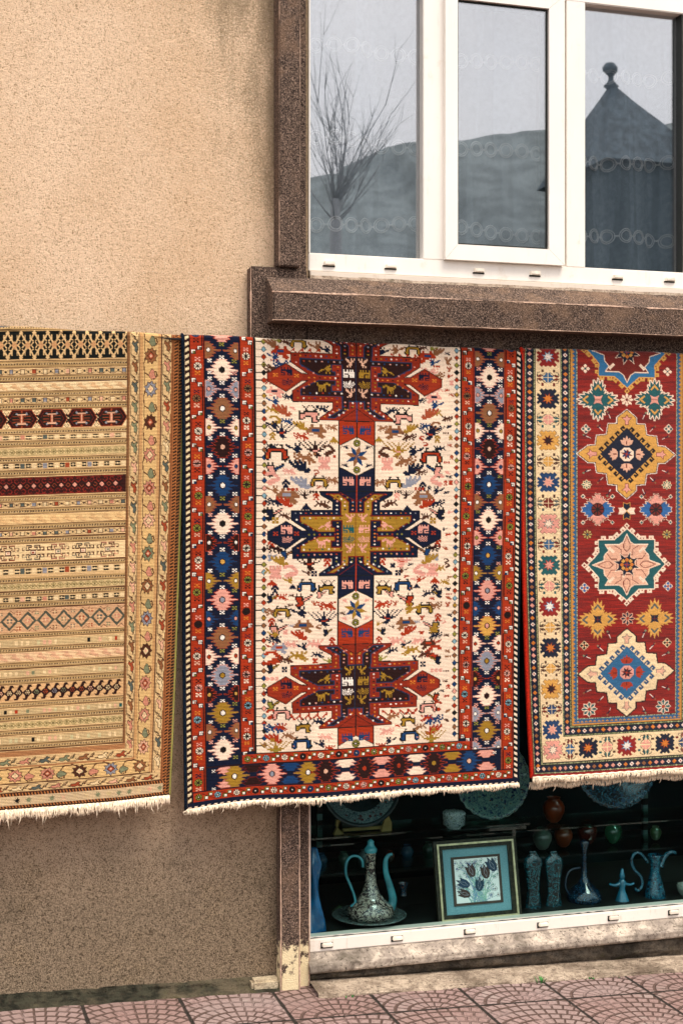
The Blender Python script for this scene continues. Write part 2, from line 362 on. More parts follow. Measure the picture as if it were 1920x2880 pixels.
# lower pillar and its shallower return
lp = MB(); Yl = -.055; zgp = zg(1.13)-.02
lp.box(X_(789, Yl), X_(844, Yl), Yl, -.001, zgp, 1.8985, .005); lp.box(X_(844, Yl)+.0005, X_(870, -.03), -.03, -.002, zgp, 1.8985, .003)
lpo = lp.build('pillar', MBR, B)
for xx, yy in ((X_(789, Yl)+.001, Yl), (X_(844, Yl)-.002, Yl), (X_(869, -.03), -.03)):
    zs = np.linspace(.03, 1.0, 120); we = MB(); we.tube([(xx+.0015*(vn(z*30, 1)-.5), yy+.0005, z) for z in zs], [.0012+.0055*max(0, float(fbm(z*11, xx*50, 5))-.34) for z in zs], 5); we.build('worn_highlight_edge', D.materials['pale_worn_highlight'], lpo)
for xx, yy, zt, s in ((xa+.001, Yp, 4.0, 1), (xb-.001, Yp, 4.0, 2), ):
    zs = np.linspace(zs0, zt, 160); we = MB(); we.tube([(xx, yy+.0005, z) for z in zs], [.0002+.0045*max(0, float(fbm(z*13, s*7, 8))-.44) for z in zs], 5); we.build('worn_highlight_edge', D.materials['pale_worn_highlight'], lpo)
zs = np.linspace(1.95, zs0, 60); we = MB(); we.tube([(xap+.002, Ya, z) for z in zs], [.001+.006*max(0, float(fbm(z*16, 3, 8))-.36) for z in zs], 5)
we.build('worn_highlight_edge', D.materials['pale_worn_highlight'], lpo)
# ---- white window: frame, sashes, panes
fr = thing('white_window', 'large white framed three pane window with net curtains behind, above the rugs', 'window', (X_(1400), .0, ZS))
Yf = -.004
zf0, zf1, zf2 = Z_(900, 786, Yf), Z_(900, 764, Yf), Z_(900, 712, Yf)   # sub-sill bottom, frame bottom, glass line
def zline(px, py): return Z_(px, py, Yf)
fm = MB(); zt = ZT
Yr = .07
mem = [(862, 873), (1190, 1251), (1592, 1645), (1924, 1990), (2290, 2335)]
fm.box(XL+.001, XR, Yf, Yr, zf1, zf2, .003)
fm.box(XL+.001, XR, Yf, Yr, zline(1400, -20), zt, .003)
for a, b2 in mem: fm.box(X_(a, Yf) if a > 870 else XL+.0015, X_(b2, Yf), Yf+.0008, Yr, zf2-.001, zt-.02, .002)
fo = fm.build('frame', MW, fr)
MB().box(XL+.003, XR, Yf-.012, Yr, zf0+.004, zf1-.0015, .002).build('sub_sill', m_white('grubby_white_sill', 'd9cbbb', 1.0), fr)
sa = MB(); a0, a1, b0, b1 = X_(1252, Yf-.018), X_(1587, Yf-.018), X_(1287, Yf-.018), X_(1543, Yf-.018)
s0, s1 = zline(1252, 728)-.004, zline(1400, -28); g0, g1 = Z_(1400, 693, Yf-.018), Z_(1400, 8, Yf-.018); ys = Yf-.018
def mitre(mb, x0, x1, z0, z1, X0, X1, Z0, Z1, y0, y1):
    for Q in ([(x0, z0), (x1, z0), (X1, Z0), (X0, Z0)], [(x1, z0), (x1, z1), (X1, Z1), (X1, Z0)], [(x1, z1), (x0, z1), (X0, Z1), (X1, Z1)], [(x0, z1), (x0, z0), (X0, Z0), (X0, Z1)]):
        cx = sum(q[0] for q in Q)/4; cz = sum(q[1] for q in Q)/4
        Q = [(cx+(q[0]-cx)*.9985, cz+(q[1]-cz)*.9985) for q in Q]; mb.prism(Q, y0, y1)
mitre(sa, a0, a1, s0, s1, b0, b1, g0, g1, ys, .05)
so_ = sa.build('sash', MW, fr)
ga = MB()
for xx, za, zb2, yy in ((X_(1184, .02), zf2, zt-.03, .0), (X_(1906, .02), zf2, zt-.03, .0)):
    ga.box(xx, xx+.004, yy+.0, .035, za+.001, zb2)
mitre(ga, b0+.0008, b1-.0008, g0+.0008, g1-.0008, b0+.006, b1-.006, g0+.006, g1-.006, ys+.011, .04)
ga.build('gasket', MGAS, fr)
for i, (a, b2) in enumerate(((874, 1190), (1287, 1543), (1645, 1924), (1990, 2290))):
    yg = .03
    if i == 1: MB().box(b0+.002, b1-.002, ys+.014, ys+.018, g0+.002, g1-.002).build('pane', GWIN, so_)
    else: MB().box(X_(a, Yf)-.003, X_(b2, Yf)+.003, yg, yg+.004, zf2-.004, zt-.015).build('pane', GWIN, fr)
for px, py in ((925, 741), (1098, 749), (1345, 761), (1503, 769), (1735, 779), (1881, 786)):
    p = at(px, py, Yf); c = MB(); c.prism([(p.x-.018, p.z-.006), (p.x+.018, p.z-.006), (p.x+.016, p.z+.006), (p.x-.016, p.z+.006)], Yf-.009, Yf+.002); c.box(p.x-.015, p.x+.015, Yf-.011, Yf-.009, p.z-.003, p.z+.004)
    co = c.build('drain_cap', MCAP, fr)
    MB().box(p.x-.021, p.x+.019, Yf-.003, Yf+.001, p.z-.011, p.z-.0065).build('painted_cap_shadow', MGAS, co)  # black slab painting the cap's shadow, below and slightly left of it
mo = MB(); xs = np.linspace(XL, XR, 150)
V = []; 
for j, (y, z) in enumerate(((-.028, zb+.002), (-.022, zb+.012), (-.006, zf0+.006))):
    for x in xs: V.append((x, y+.006*(vn(x*25, j)-.5), z+.005*(fbm(x*18, j*3)-.4)))
mo.add(V, [tuple(map(int, f)) for f in grid_faces(150, 3)]); mo.build('mortar_joint', MMORT, B)
# ---- shop window: bottom bar, jamb, glass
sw = thing('display_window', 'low white framed shop window full of ceramics, under the hanging rugs', 'window', (X_(1400), .0, .13))
sb = MB(); sb.box(X_(868, -.0), XR, -.006, .06, ZB+.002, .176, .003); sb.box(XR-.06, XR, -.0055, .06, .177, ZC-.06, .002); sb.box(X_(868)+.001, X_(872), -.005, .06, .177, ZC-.06, .001)
sb.box(X_(868, 0), XR, -.006, .06, ZC-.058, ZC, .003); sb.box(X_(1995), X_(2050), -.005, .06, .178, ZC-.06, .002); sbo = sb.build('frame', m_white('shop_frame_white', 'eadfd2', 1.0), sw)
rg = MB(); xs = np.linspace(X_(872), XR-.07, 300)
rg.tube([(x, .004, .1775) for x in xs], [.0010+.0024*max(0, float(vn(x*60, 2))-.3) for x in xs], 4); rg.build('perished_sealant', MGAS, sw)
MB().box(X_(872)-.002, X_(1997), .02, .026, .174, ZC-.055).build('pane', GSHOP, sw)
MB().box(X_(2048), XR-.058, .02, .026, .174, ZC-.055).build('pane', GSHOP, sw)
for px, py in ((919, 2662), (1116, 2643), (1320, 2622), (1525, 2605), (1723, 2587), (1892, 2571)):
    p = at(px, py, -.006); c = MB(); c.box(p.x-.017, p.x+.017, -.0165, -.004, .1565-.0065, .1565+.0065, .0025); co = c.build('drain_cap', MCAP, sw)
    MB().box(p.x-.0205, p.x+.0185, -.0085, -.005, .1565-.011, .1565+.0068).build('painted_cap_shadow', MGAS, co)  # dark backing slab standing in for the shadow around the cap
# stone ledge, broken render under it, and the sloping apron of rough concrete
XE = XR+.2; xs = np.linspace(X_(872, -.05), XE, 420)
def strip(name, prof, mat_, parent, amp, seed, seg=3):
    rows = []
    for j in range(len(prof)-1):
        for q in range(seg):
            t = q/seg; rows.append((prof[j][0]*(1-t)+prof[j+1][0]*t, prof[j][1]*(1-t)+prof[j+1][1]*t, prof[j][2]*(1-t)+prof[j+1][2]*t))
    rows.append(prof[-1]); P = np.zeros((len(rows), len(xs), 3))
    for j, (y, z, f) in enumerate(rows):
        n = fbm(xs*22, np.full_like(xs, y*60+z*50), seed, 5)-.48; n2 = fbm(xs*5, np.full_like(xs, j*.5), seed+7, 3)-.45
        P[j, :, 0] = xs; P[j, :, 1] = y-n*amp-n2*amp*.8; P[j, :, 2] = z+f*(zg(xs)-zg(1.18))+n*amp*.7
    return big_grid(name, P, mat_, parent)
st_ = strip('stone_ledge', [(.0, .1345, 0), (-.010, .1325, 0), (-.020, .119, 0), (-.047, .109, 0), (-.050, .105, 0), (-.050, .088, 0), (-.046, .080, 0), (-.015, .078, 0)], MSTONE, B, .006, 2)
strip('render_base', [(-.010, .080, 0), (-.026, .074, .1), (-.030, .064, .7), (-.014, .050, 1), (-.005, .035, 1)], MGREY, B, .030, 5)
strip('concrete_apron', [(-.012, .052, 1), (-.035, .0555, 1), (-.075, .057, 1), (-.115, .055, 1), (-.140, .052, 1), (-.148, .044, 1), (-.151, .020, 1)], MROUGH, B, .012, 11, 5)
xs = np.linspace(-2.2, X_(789, Yl)-.003, 380)
strip('wall_footing', [(-.000, zg(1.18)+.030, 1), (-.008, zg(1.18)+.020, 1), (-.014, zg(1.18)+.010, 1), (-.035, zg(1.18)+.006, 1), (-.055, zg(1.18)+.003, 1), (-.07, zg(1.18)-.008, 1)], MFOOT, B, .012, 21, 3)
lump = MB(); lump.box(X_(706, -.03), X_(786, -.03), -.045, .0, zg(1.05)-.01, zg(1.05)+.032, .008); lump.build('cement_patch', m_concrete('cement_patch', 'b9a68a', 'd2c0a0', '8c7458', 30, .008, .2), B)
# shop niche and the room behind the curtains
nb = MB()
def room(mb, x0, x1, y0, y1, z0, z1):
    mb.add([(x0, y1, z0), (x1, y1, z0), (x1, y1, z1), (x0, y1, z1)], [(0, 1, 2, 3)]); mb.add([(x0, y0, z0), (x0, y1, z0), (x0, y1, z1), (x0, y0, z1)], [(0, 1, 2, 3)])
    mb.add([(x1, y0, z0), (x1, y1, z0), (x1, y1, z1), (x1, y0, z1)], [(0, 1, 2, 3)]); mb.add([(x0, y0, z1), (x1, y0, z1), (x1, y1, z1), (x0, y1, z1)], [(0, 1, 2, 3)])
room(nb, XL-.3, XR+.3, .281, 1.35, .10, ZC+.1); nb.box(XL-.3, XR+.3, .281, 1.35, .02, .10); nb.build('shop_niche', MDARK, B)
zfl = .172
MB().box(XL+.002, XR-.002, .0605, .2805, zfl-.03, zfl, .001).box(XL-.29, XR+.29, .2815, .62, zfl-.03, zfl).build('display_board', simple('board_dark_wood', '141a18', .5, .3, var=.4, sc=14), B)
ub = MB(); room(ub, XL-.3, XR+.3, .281, 2.6, ZS-.3, ZT+.3); ub.build('upper_room', MROOM, B)
# ---- net curtains
kc = M('net_fabric', .9, .1); ntc = kc.nt; tr = nd(ntc, 'ShaderNodeBsdfTransparent'); ms = nd(ntc, 'ShaderNodeMixShader'); tl = nd(ntc, 'ShaderNodeBsdfTranslucent'); ad = nd(ntc, 'ShaderNodeMixShader'); ad.inputs[0].default_value = .15
out = [n for n in ntc.nodes if n.type == 'OUTPUT_MATERIAL'][0]
kc.base(kc.mix(kc.noise(60, 3).step(.3, .7), '9ca7ae', 'b8c2c8')); tl.inputs[0].default_value = (.8, .82, .84, 1)
ntc.links.new(kc.b.outputs[0], ad.inputs[1]); ntc.links.new(tl.outputs[0], ad.inputs[2])
lwc = nd(ntc, 'ShaderNodeLayerWeight'); lwc.inputs[0].default_value = .35; mm = nd(ntc, 'ShaderNodeMath', operation='MULTIPLY_ADD'); mm.inputs[1].default_value = .6; mm.inputs[2].default_value = .52
ntc.links.new(lwc.outputs['Facing'], mm.inputs[0]); fd = kc.noise(13, 2, .5, (1, 1, .06), 3).step(.50, .58)*.40+kc.noise(700, 1)*.12; fa_ = E(mm.outputs[0])+fd; ntc.links.new(fa_.s, ms.inputs[0]); ntc.links.new(tr.outputs[0], ms.inputs[1]); ntc.links.new(ad.outputs[0], ms.inputs[2]); ntc.links.new(ms.outputs[0], out.inputs['Surface'])
MNET = kc.m; MEMB = simple('embroidery_thread', 'fbfbf8', .8, var=.02)
def cy(x, z):
    g = .5+.5*np.tanh((np.sin(x*5.3+1.2)-.2)*2)
    return .115+.014*np.sin(x*31+.8*np.sin(z*2+x*3))*(.5+g)+.008*np.sin(x*67+z*1.5)*g
cur = thing('net_curtain', 'sheer white net curtain with rows of embroidered rings, behind the large window', 'curtain', (X_(1400, .14), .14, ZS-.02))
xs = np.linspace(XL-.1, XR+.1, 700); zs = np.linspace(ZS-.05, ZT+.15, 60); XX, ZZ = np.meshgrid(xs, zs)
for_net = big_grid('net', np.stack([XX, cy(XX, ZZ), ZZ], -1), MNET, cur)
em = MB()
def emb_line(P, w=.0011):
    P = np.array(P); Q = [(x, float(cy(x, z))-.002, z) for x, z in P]; em.tube(Q, w, 4, False)
for py in (172, 424, 640):
    zc = Z_(1287, py+ (8 if py > 600 else 0), .13); x = XL+.01; i = 0
    while x < XR:
        r = .024; z = zc+.010*math.sin(x*9+py)
        for rr in (r, r*.74):
            emb_line([(x+rr*math.cos(a)*.92, z+rr*math.sin(a)) for a in np.linspace(0, 2*math.pi, 21)], .0021)
        for q in (-.003, 0, .003): emb_line([(x+.020, z+q), (x+.0275, z+q*.3), (x+.035, z+q)], .0016)
        x += .055; i += 1
    em.build('embroidery', MEMB, cur, kind=None); em.v, em.f = [], []
dr = thing('curtain_drape', 'gathered sheer drape hanging slantwise behind the right-hand pane', 'curtain', (X_(1760, .17), .17, ZS-.02))
P = np.zeros((50, 90, 3)); A0, A1 = at(1712, 230, .1), at(1760, 236, .1); Bl, Br = at(1660, 760, .1), at(1930, 560, .1)
for j in range(50):
    t = j/49; l = A0.lerp(Bl, t); r_ = A1.lerp(Br, min(1, t*1.15)) if t < .87 else at(1930, 560+(t-.87)/.13*220, .1)
    for i in range(90):
        s = i/89; p = l.lerp(r_, s); P[j, i] = (p.x, .105+.010*math.sin(s*38+math.sin(t*3)*1.5)*(.4+t*.6)+.040, p.z)
big_grid('drape_cloth', P, MNET, dr)
# ---------------------------------------------------------------- the left rug: tan ground in narrow woven bands
def rug1():
    X0, W, H = -400, 512, 1330
    c = Cv(X0, -45, W, H, 1.25, 'sand'); rng = random.Random(2)
    HM = homog([(0, 934), (355, 929), (348, 2088), (0, 2113)], [(0, 0), (355, 0), (355, 1159), (0, 1159)])
    L0, R0 = -243, 355
    def dual(y0, y1):     # a double line of short slanting stitches on khaki
        c.rect(L0, y0-2, R0, y1+2, 'b09466'); m = (y0+y1)/2
        for yy in (y0-1, y1+1): c.rect(L0, yy-.9, R0, yy+.9, 'umber')
        c.rect(L0, m-2.6, R0, m+2.6, 'c7ac80')
        x = L0
        while x < R0: c.poly([(x, m-1), (x+4.5, m-2.6), (x+5, m+.5), (x+1, m+2.4)], '3a2c1e'); x += 7.6
    def blocks(y0, y1, ground, mode):
        c.rect(L0, y0, R0, y1, ground); m = (y0+y1)/2; h = (y1-y0)/2; x = R0-8; i = 0
        cols = ['rose', 'grey', 'bone', 'bone', 'slate', 'rust', 'pinkp', 'slate', 'bone', 'grey']
        while x > L0:
            cc = cols[(i*3+int(y0)) % 10]
            if mode == 'I':
                c.rect(x-5, m-h*.6, x+5, m+h*.6, cc)
                for sx in (1, -1): c.line([(x+sx*5, m-h*.72), (x+sx*5, m+h*.72)], 1.5, 'black'); c.line([(x+sx*11, m-h*.4), (x+sx*6, m-h*.72), (x-sx*5, m-h*.72)], 1.4, 'umber'); c.line([(x+sx*11, m+h*.4), (x+sx*6, m+h*.72), (x-sx*5, m+h*.72)], 1.4, 'umber')
                c.dia(x-16, m, 4, 3.6, 'black'); c.line([(x-22, m), (x-10, m)], 1.2, 'umber'); x -= 31.5
            elif mode == 'N':
                c.rect(x-6, m-h*.85, x+6, m+h*.85, cc if i % 2 else 'bone')
                c.rect(x-22, m-h*.8, x-9, m+h*.8, 'black'); c.dia(x-15.5, m, 3.2, 3.2, 'bone'); c.rect(x-24, m-1, x-7, m+1, 'bone')
                for q in (-1, 1): c.line([(x-9, m+q*h*.3), (x-6, m+q*h*.6)], 1.2, 'umber')
                x -= 31.5
            else:
                c.rect(x-4, m-h*.55, x+4, m+h*.55, rng.choice(['bone', 'bone', 'pinkp', 'c9c49a', 'c9b58a', 'c9b58a', 'bone'])) if rng.random() > .13 else c.rect(x-4, m-h*.55, x+4, m+h*.55, rng.choice(['red', 'black', 'teal', 'red', 'sage']))
                c.line([(x-9, m-h*.6), (x-14, m), (x-9, m+h*.6)], 1, 'b3a077')
                x -= 15.8
            i += 1
    def wave(y0, y1, ca, cb):
        c.rect(L0, y0, R0, y1, ca); x = R0; h = y1-y0
        while x > L0-40:
            c.poly([(x, y1), (x-30, y0+h*.55), (x-22, y0+h*.25), (x-42, y0+2), (x-14, y0+h*.1), (x-12, y0+h*.5), (x-2, y0+h*.62)], cb); c.line([(x, y1), (x-30, y0+h*.55), (x-22, y0+h*.3)], 1.1, 'b8946a')
            x -= 37
    def roset(y0, y1):
        c.rect(L0, y0, R0, y1, 'd3bd8c'); m = (y0+y1)/2; x = R0-9
        while x > L0:
            c.disc(x, m, 8.4, 8.6, '9a8a5c'); 
            for i in range(6): c.disc(x+5*math.cos(i*1.047), m+5*math.sin(i*1.047), 1.7, 1.7, 'd8c597', 5)
            c.disc(x, m, 1.7, 1.7, '5f5636', 5); c.rect(x-12, m-1, x-8, m+1, '8a7c50'); x -= 19.5
    y = [0, 74]
    c.rect(L0, -45, R0, 0, 'a68c60'); dual(-36, -26); dual(-17, -6)
    # lattice on black
    c.rect(L0, 0, R0, 75, '10130f'); x = R0
    while x > L0-40:
        for sx in (0,):
            for a, b2 in (((x, 4), (x-37, 71)), ((x-37, 4), (x, 71))): c.line([a, b2], 4.4, 'ecru')
            c.line([(x-18.5-13, 13), (x-18.5, 38), (x-18.5-13, 62)], 0, 'ecru')
            c.dia(x-18.5, 37.5, 9.5, 11, 'c79a6e'); c.dia(x, 4, 6, 7, 'ecru'); c.dia(x, 71, 6, 7, 'ecru')
            for q in (-1, 1):
                c.line([(x+q*3, 26), (x+q*11, 20), (x+q*11, 10)], 3, 'ecru'); c.line([(x+q*3, 49), (x+q*11, 55), (x+q*11, 65)], 3, 'ecru'); c.line([(x+q*3, 30), (x+q*9, 37), (x+q*3, 45)], 3, 'ecru')
        x -= 37
    dual(81, 97); blocks(101, 119, 'd9bd8e', 'I'); dual(122, 136); wave(139, 161, 'ecd7ac', 'dcb88c'); dual(165, 178); blocks(180, 197, 'd9bd8e', 'I'); dual(199, 212)
    # hexagons on dark red
    def hexes(y0, y1):
        c.rect(L0, y0, R0, y1, 'bone'); m = (y0+y1)/2; h = (y1-y0)/2; x = R0-42
        while x > L0-40:
            c.poly([(x-44, m), (x-28, y0), (x+28, y0), (x+44, m), (x+28, y1), (x-28, y1)], 'brown', 'rust', 2)
            c.poly([(x-34, m), (x-22, y0+5), (x+22, y0+5), (x+34, m), (x+22, y1-5), (x-22, y1-5)], '201a14', 'dred', 1.6)
            c.rect(x-5, m-h*.5, x+5, m+h*.5, 'rust'); c.rect(x-12, m-h*.62, x+12, m-h*.42, 'pinkp'); c.rect(x-12, m+h*.42, x+12, m+h*.62, 'pinkp'); c.rect(x-2, m-h*.5, x+2, m+h*.5, 'pinkp')
            for q in (-1, 1):
                for e in (-.3, 0, .3): c.line([(x+q*8, m+e*h), (x+q*24, m+e*h*1.1)], 1.8, 'rust')
                c.dia(x+q*14, m-h*.6, 4, 4, 'grey'); c.dia(x+q*14, m+h*.6, 4, 4, 'grey')
            c.dia(x, y0+4, 3, 4, 'rust'); c.dia(x, y1-4, 3, 4, 'rust')
            c.dia(x-42, m, 13, 13, '201a14'); c.rect(x-48, m-2, x-36, m+2, 'bone'); c.rect(x-44, m-6, x-40, m+6, 'bone')
            for q in (-1, 1): c.dia(x-42, m+q*h*.8, 6, 5, 'bone', 'umber', 1.5)
            x -= 84
    hexes(215, 264); dual(269, 280); blocks(283, 297, 'd6ba8b', 'N'); dual(300, 313); roset(319, 341); dual(346, 357); blocks(360, 375, 'd6ba8b', 'N'); dual(380, 394)
    def dredband(y0, y1):
        c.rect(L0, y0, R0, y1, '361512'); m = (y0+y1)/2; x = R0-29
        while x > L0-20:
            c.dia(x, m, 6.5, 6.5, 'pink', 'black', 1.4); c.dia(x-19, m, 5, 5, '361512', 'rust', 1.4)
            for q in (-1, 1):
                for e in (-1, 1):
                    c.line([(x+q*3, m+e*12), (x+q*9, m+e*7), (x+q*16, m+e*13), (x+q*13, m+e*20), (x+q*6, m+e*17)], 1.8, '8a2a20'); c.line([(x+q*2, m+e*22), (x+q*19, m+e*22)], 1.4, '8a2a20')
                    c.line([(x+q*8, m), (x+q*19, m+e*9)], 1.6, '12100c')
            x -= 38.5
    dredband(399, 448); dual(453, 465); blocks(467, 482, 'd9bd8e', 'I'); dual(486, 499); wave(503, 527, 'e6c792', 'd9b583'); dual(530, 544); blocks(546, 562, 'd9bd8e', 'I'); dual(566, 581)
    # hooked guls
    c.rect(L0, 584, R0, 630, 'ead2a4'); x = R0-50; i = 0
    while x > L0:
        col = ['rose', 'slate', 'rose', 'slate', 'rust', 'rose'][i % 6]; m = 607
        for sx in (1, -1):
            for sy in (1, -1):
                c.line([(x+sx*6, m+sy*5), (x+sx*12, m+sy*10), (x+sx*12, m+sy*15), (x+sx*4, m+sy*15), (x+sx*4, m+sy*20), (x+sx*18, m+sy*20), (x+sx*18, m+sy*12)], 2.6, 'umber'); c.line([(x+sx*12, m+sy*6), (x+sx*20, m+sy*6), (x+sx*20, m+sy*13), (x+sx*30, m+sy*13), (x+sx*30, m+sy*6), (x+sx*25, m+sy*6)], 2.6, 'umber')
                c.line([(x+sx*6, m+sy*5), (x+sx*12, m+sy*10), (x+sx*12, m+sy*15), (x+sx*4, m+sy*15), (x+sx*4, m+sy*20), (x+sx*18, m+sy*20)], 1.1, col); c.line([(x+sx*12, m+sy*6), (x+sx*20, m+sy*6), (x+sx*20, m+sy*13), (x+sx*30, m+sy*13)], 1.1, col)
        c.rect(x-8, m-7, x+8, m+7, 'umber'); c.rect(x-6, m-5, x+6, m+5, 'cream'); c.rect(x-3.5, m-3, x+3.5, m+3, ['sage', 'pinkp', 'sage', 'rust', 'pinkp'][i % 5])
        x -= 70.5; i += 1
    dual(634, 646); blocks(650, 667, 'd6ba8b', 'N'); dual(677, 689); roset(692, 710); dual(714, 725); blocks(729, 743, 'd6ba8b', 'N'); dual(746, 760)
    c.rect(L0, 763, R0, 828, 'd3aa84'); x = R0-22; i = 0; m = 796
    while x > L0-20:
        c.dia(x, m, 26, 27, '4e5348'); c.dia(x, m, 17, 18, 'd3aa84')
        xmot(c, x, m, ['rose', 'slate', 'rust', 'sage', 'rose'][i % 5], 2.6); c.dia(x, m, 3.2, 3.2, 'bone')
        for q in (-1, 1):
            c.line([(x+2, m+q*30), (x+13, m+q*22), (x+24, m+q*30)], 1.4, 'umber'); xmot(c, x-25, m+q*21, ['sage', 'rust', 'slate', 'umber'][i % 4], 2); c.dia(x-25, m+q*21, 2.5, 2.5, 'bone')
        x -= 51; i += 1
    dual(832, 843); blocks(847, 869, 'c9b287', 'P'); dual(872, 882); wave(885, 909, 'e6c7a0', 'd8ac8c'); dual(914, 928); blocks(933, 953, 'c9b287', 'P'); dual(957, 971)
    c.rect(L0, 974, R0, 1020, 'd9b283'); x = R0-21; i = 0; m = 997
    while x > L0-10:
        c.dia(x, m, 15, 14, '2a120f'); c.rect(x-13, m-2, x+13, m+2, '2a120f')
        c.poly([(x-2, m-12), (x+2, m-21), (x+11, m-21), (x+14, m-14), (x+8, m-16), (x+6, m-8)], '2a120f'); c.poly([(x+2, m+12), (x-2, m+21), (x-11, m+21), (x-14, m+14), (x-8, m+16), (x-6, m+8)], '2a120f')
        cc = ['bone', 'bone', 'bone', 'pinkp', 'rust', 'rust', 'sage', 'grey', 'rust', 'sage'][i % 10]
        for j in range(6): c.disc(x+5*math.cos(j*1.047), m+5*math.sin(j*1.047), 1.9, 1.9, cc, 5)
        c.disc(x, m, 1.6, 1.6, cc, 5); x -= 25.6; i += 1
    dual(1025, 1036); blocks(1041, 1058, 'c9b287', 'P'); dual(1061, 1073); roset(1077, 1098); dual(1103, 1115); blocks(1120, 1140, 'c9b287', 'P'); dual(1143, 1156)
    # borders
    def hooks(w, L, seed):          # a running line of latch hooks, local: x 0..w, y 0..L
        r = random.Random(seed); c.rect(0, 0, w, L, 'd9bc8c'); y = 0; i = 0
        while y < L:
            col = r.choice(['rose', 'slate', 'bone', 'rust', 'camel', 'camel', 'pinkp', 'sage'])
            f = (lambda v: v*w) if 1 else None
            P = [(.2, .02), (.62, .14), (.5, .26), (.85, .3), (.5, .44), (.32, .3), (.2, .46), (.5, .62), (.5, .8), (.8, .9), (.68, 1.0), (.9, .66), (.74, .5), (.88, .38)]
            Q = [(a*w, y+b2*58) for a, b2 in P]
            c.poly(Q, col, '3a2416', 1.6); c.line([(w*.12, y+30), (w*.12, y+58), (w*.5, y+72)], 1.5, '3a2416'); c.line([(w*.92, y), (w*.92, y+24)], 1.5, '3a2416')
            y += 56; i += 1
    def floral(w, L, seed, cut=0):
        r = random.Random(seed); c.rect(0, 0, w, L, 'd9b880'); y = 25; i = 0; s = w/40
        cols = ['sage', 'rose', 'camel', 'rose', 'grey', 'pinkp', 'umber']
        while y < L+20:
            col = cols[(i*2+seed) % 7]; c.push(w*.53, y, s, 1)
            P = []
            for k2 in range(18):
                a = 2*math.pi*k2/18; rr = (22 if k2 % 2 == 0 else 15); P.append((rr*.85*math.cos(a), rr*1.08*math.sin(a)))
            c.poly(P, col, '3a2416', 1.6); c.poly([(0, -12), (9, 0), (0, 12), (-9, 0)], 'rust' if i % 2 else 'bone', '3a2416', 1.8); c.dia(0, 0, 4, 5, 'pinkp')
            c.line([(-14, 6), (-19, 20), (-17, 46), (-6, 54), (4, 46), (14, 44), (17, 56), (8, 66), (12, 60)], 3.2, '54301e'); c.line([(-17, 46), (-17, 76), (-12, 88)], 2, '3a2416')
            c.poly([(-6, 54), (2, 36), (8, 40), (14, 62), (2, 66)], 'rose' if i % 2 else 'sage', '3a2416', 1.5)
            c.pop(); y += 92; i += 1
    def barb(w, L, a, b2, st=9):
        c.rect(0, 0, w, L, a); y = 0
        while y < L: c.poly([(0, y+4), (w, y), (w, y+4), (0, y+8)], b2); y += st
    def vstrip(x, w, fn, *k):
        for s in (0, 1):
            c.push(x if not s else X0+W-x, -45, 1 if not s else -1, 1); fn(w, *k); c.pop()
    def plain(w, L, col): c.rect(0, 0, w, L, col)
    V = H+45
    vstrip(355, 8, plain, V, '8c6440'); vstrip(357, 1.6, plain, V, 'umber'); vstrip(361, 1.4, plain, V, 'umber')
    vstrip(363, 25, hooks, 45+1176, 1); vstrip(388, 11, plain, V, 'c69c6a'); vstrip(390, 1.5, plain, V, 'umber')
    vstrip(399, 41, floral, 45+1215, 0); vstrip(440, 11, plain, V, 'c69c6a'); vstrip(449, 2, plain, V, 'umber')
    vstrip(451, 27, hooks, 45+1240, 5); vstrip(478, 8, plain, V, 'a0663c'); vstrip(480, 2, plain, V, 'umber'); vstrip(486, 9, barb, V, '26170f', 'b0703f'); vstrip(495, 3, plain, V, 'b0703f'); vstrip(498, 10, barb, V, '100c0a', '8f5f35'); vstrip(508, 6, plain, V, '8f8450')
    # bottom
    def hrow(x0, x1, y0, h, fn, *k):
        c.push(x1, y0, -1, 1, 0); c.push(0, 0, 1, 1, 0); c.st[-1]
        M = np.array([[0, 1, 0], [1, 0, 0], [0, 0, 1]], float); c.M = c.M @ M; fn(h, x1-x0, *k); c.pop(); c.pop()
    xa, xb = X0+W-355-0, 355
    hrow(-243, 363, 1160, 4, plain, 'umber'); c.rect(-251, 1160, 363, 1176, 'a87850'); hrow(-260, 384, 1176, 26, hooks, 3); c.rect(-276, 1202, 392, 1208, 'a87850')
    hrow(-280, 436, 1208, 42, floral, 2); c.rect(-330, 1250, 445, 1254, 'umber'); hrow(-340, 474, 1254, 22, hooks, 8); c.rect(-370, 1276, 480, 1279, 'umber')
    hrow(-385, 492, 1279, 10, barb, '26170f', 'b0703f')
    c.rect(-385, 1289, 487, 1313, 'cdb896'); x = 470; i = 0
    for x in range(-380, 480, 33):
        m = 1301; col = rng.choice(['d9c49a', 'rose', 'sage', 'c9b88c', 'black', 'sage', 'pinkp', 'd3bd92', 'd3bd92'])
        if rng.random() < .35: c.line([(x-7, m-9), (x+7, m+9)], 2.2, col); c.line([(x-7, m+9), (x+7, m-9)], 2.2, col)
        else: star8(c, x, m, 10, col, col)
    hrow(-390, 500, 1313, 8, barb, '26170f', 'b0703f', 9); c.rect(X0, 1321, W, H, '3a2416')
    r = np.random.RandomState(6); c.speckle(r, .07, .045)
    return c, HM, (X0, W, H)
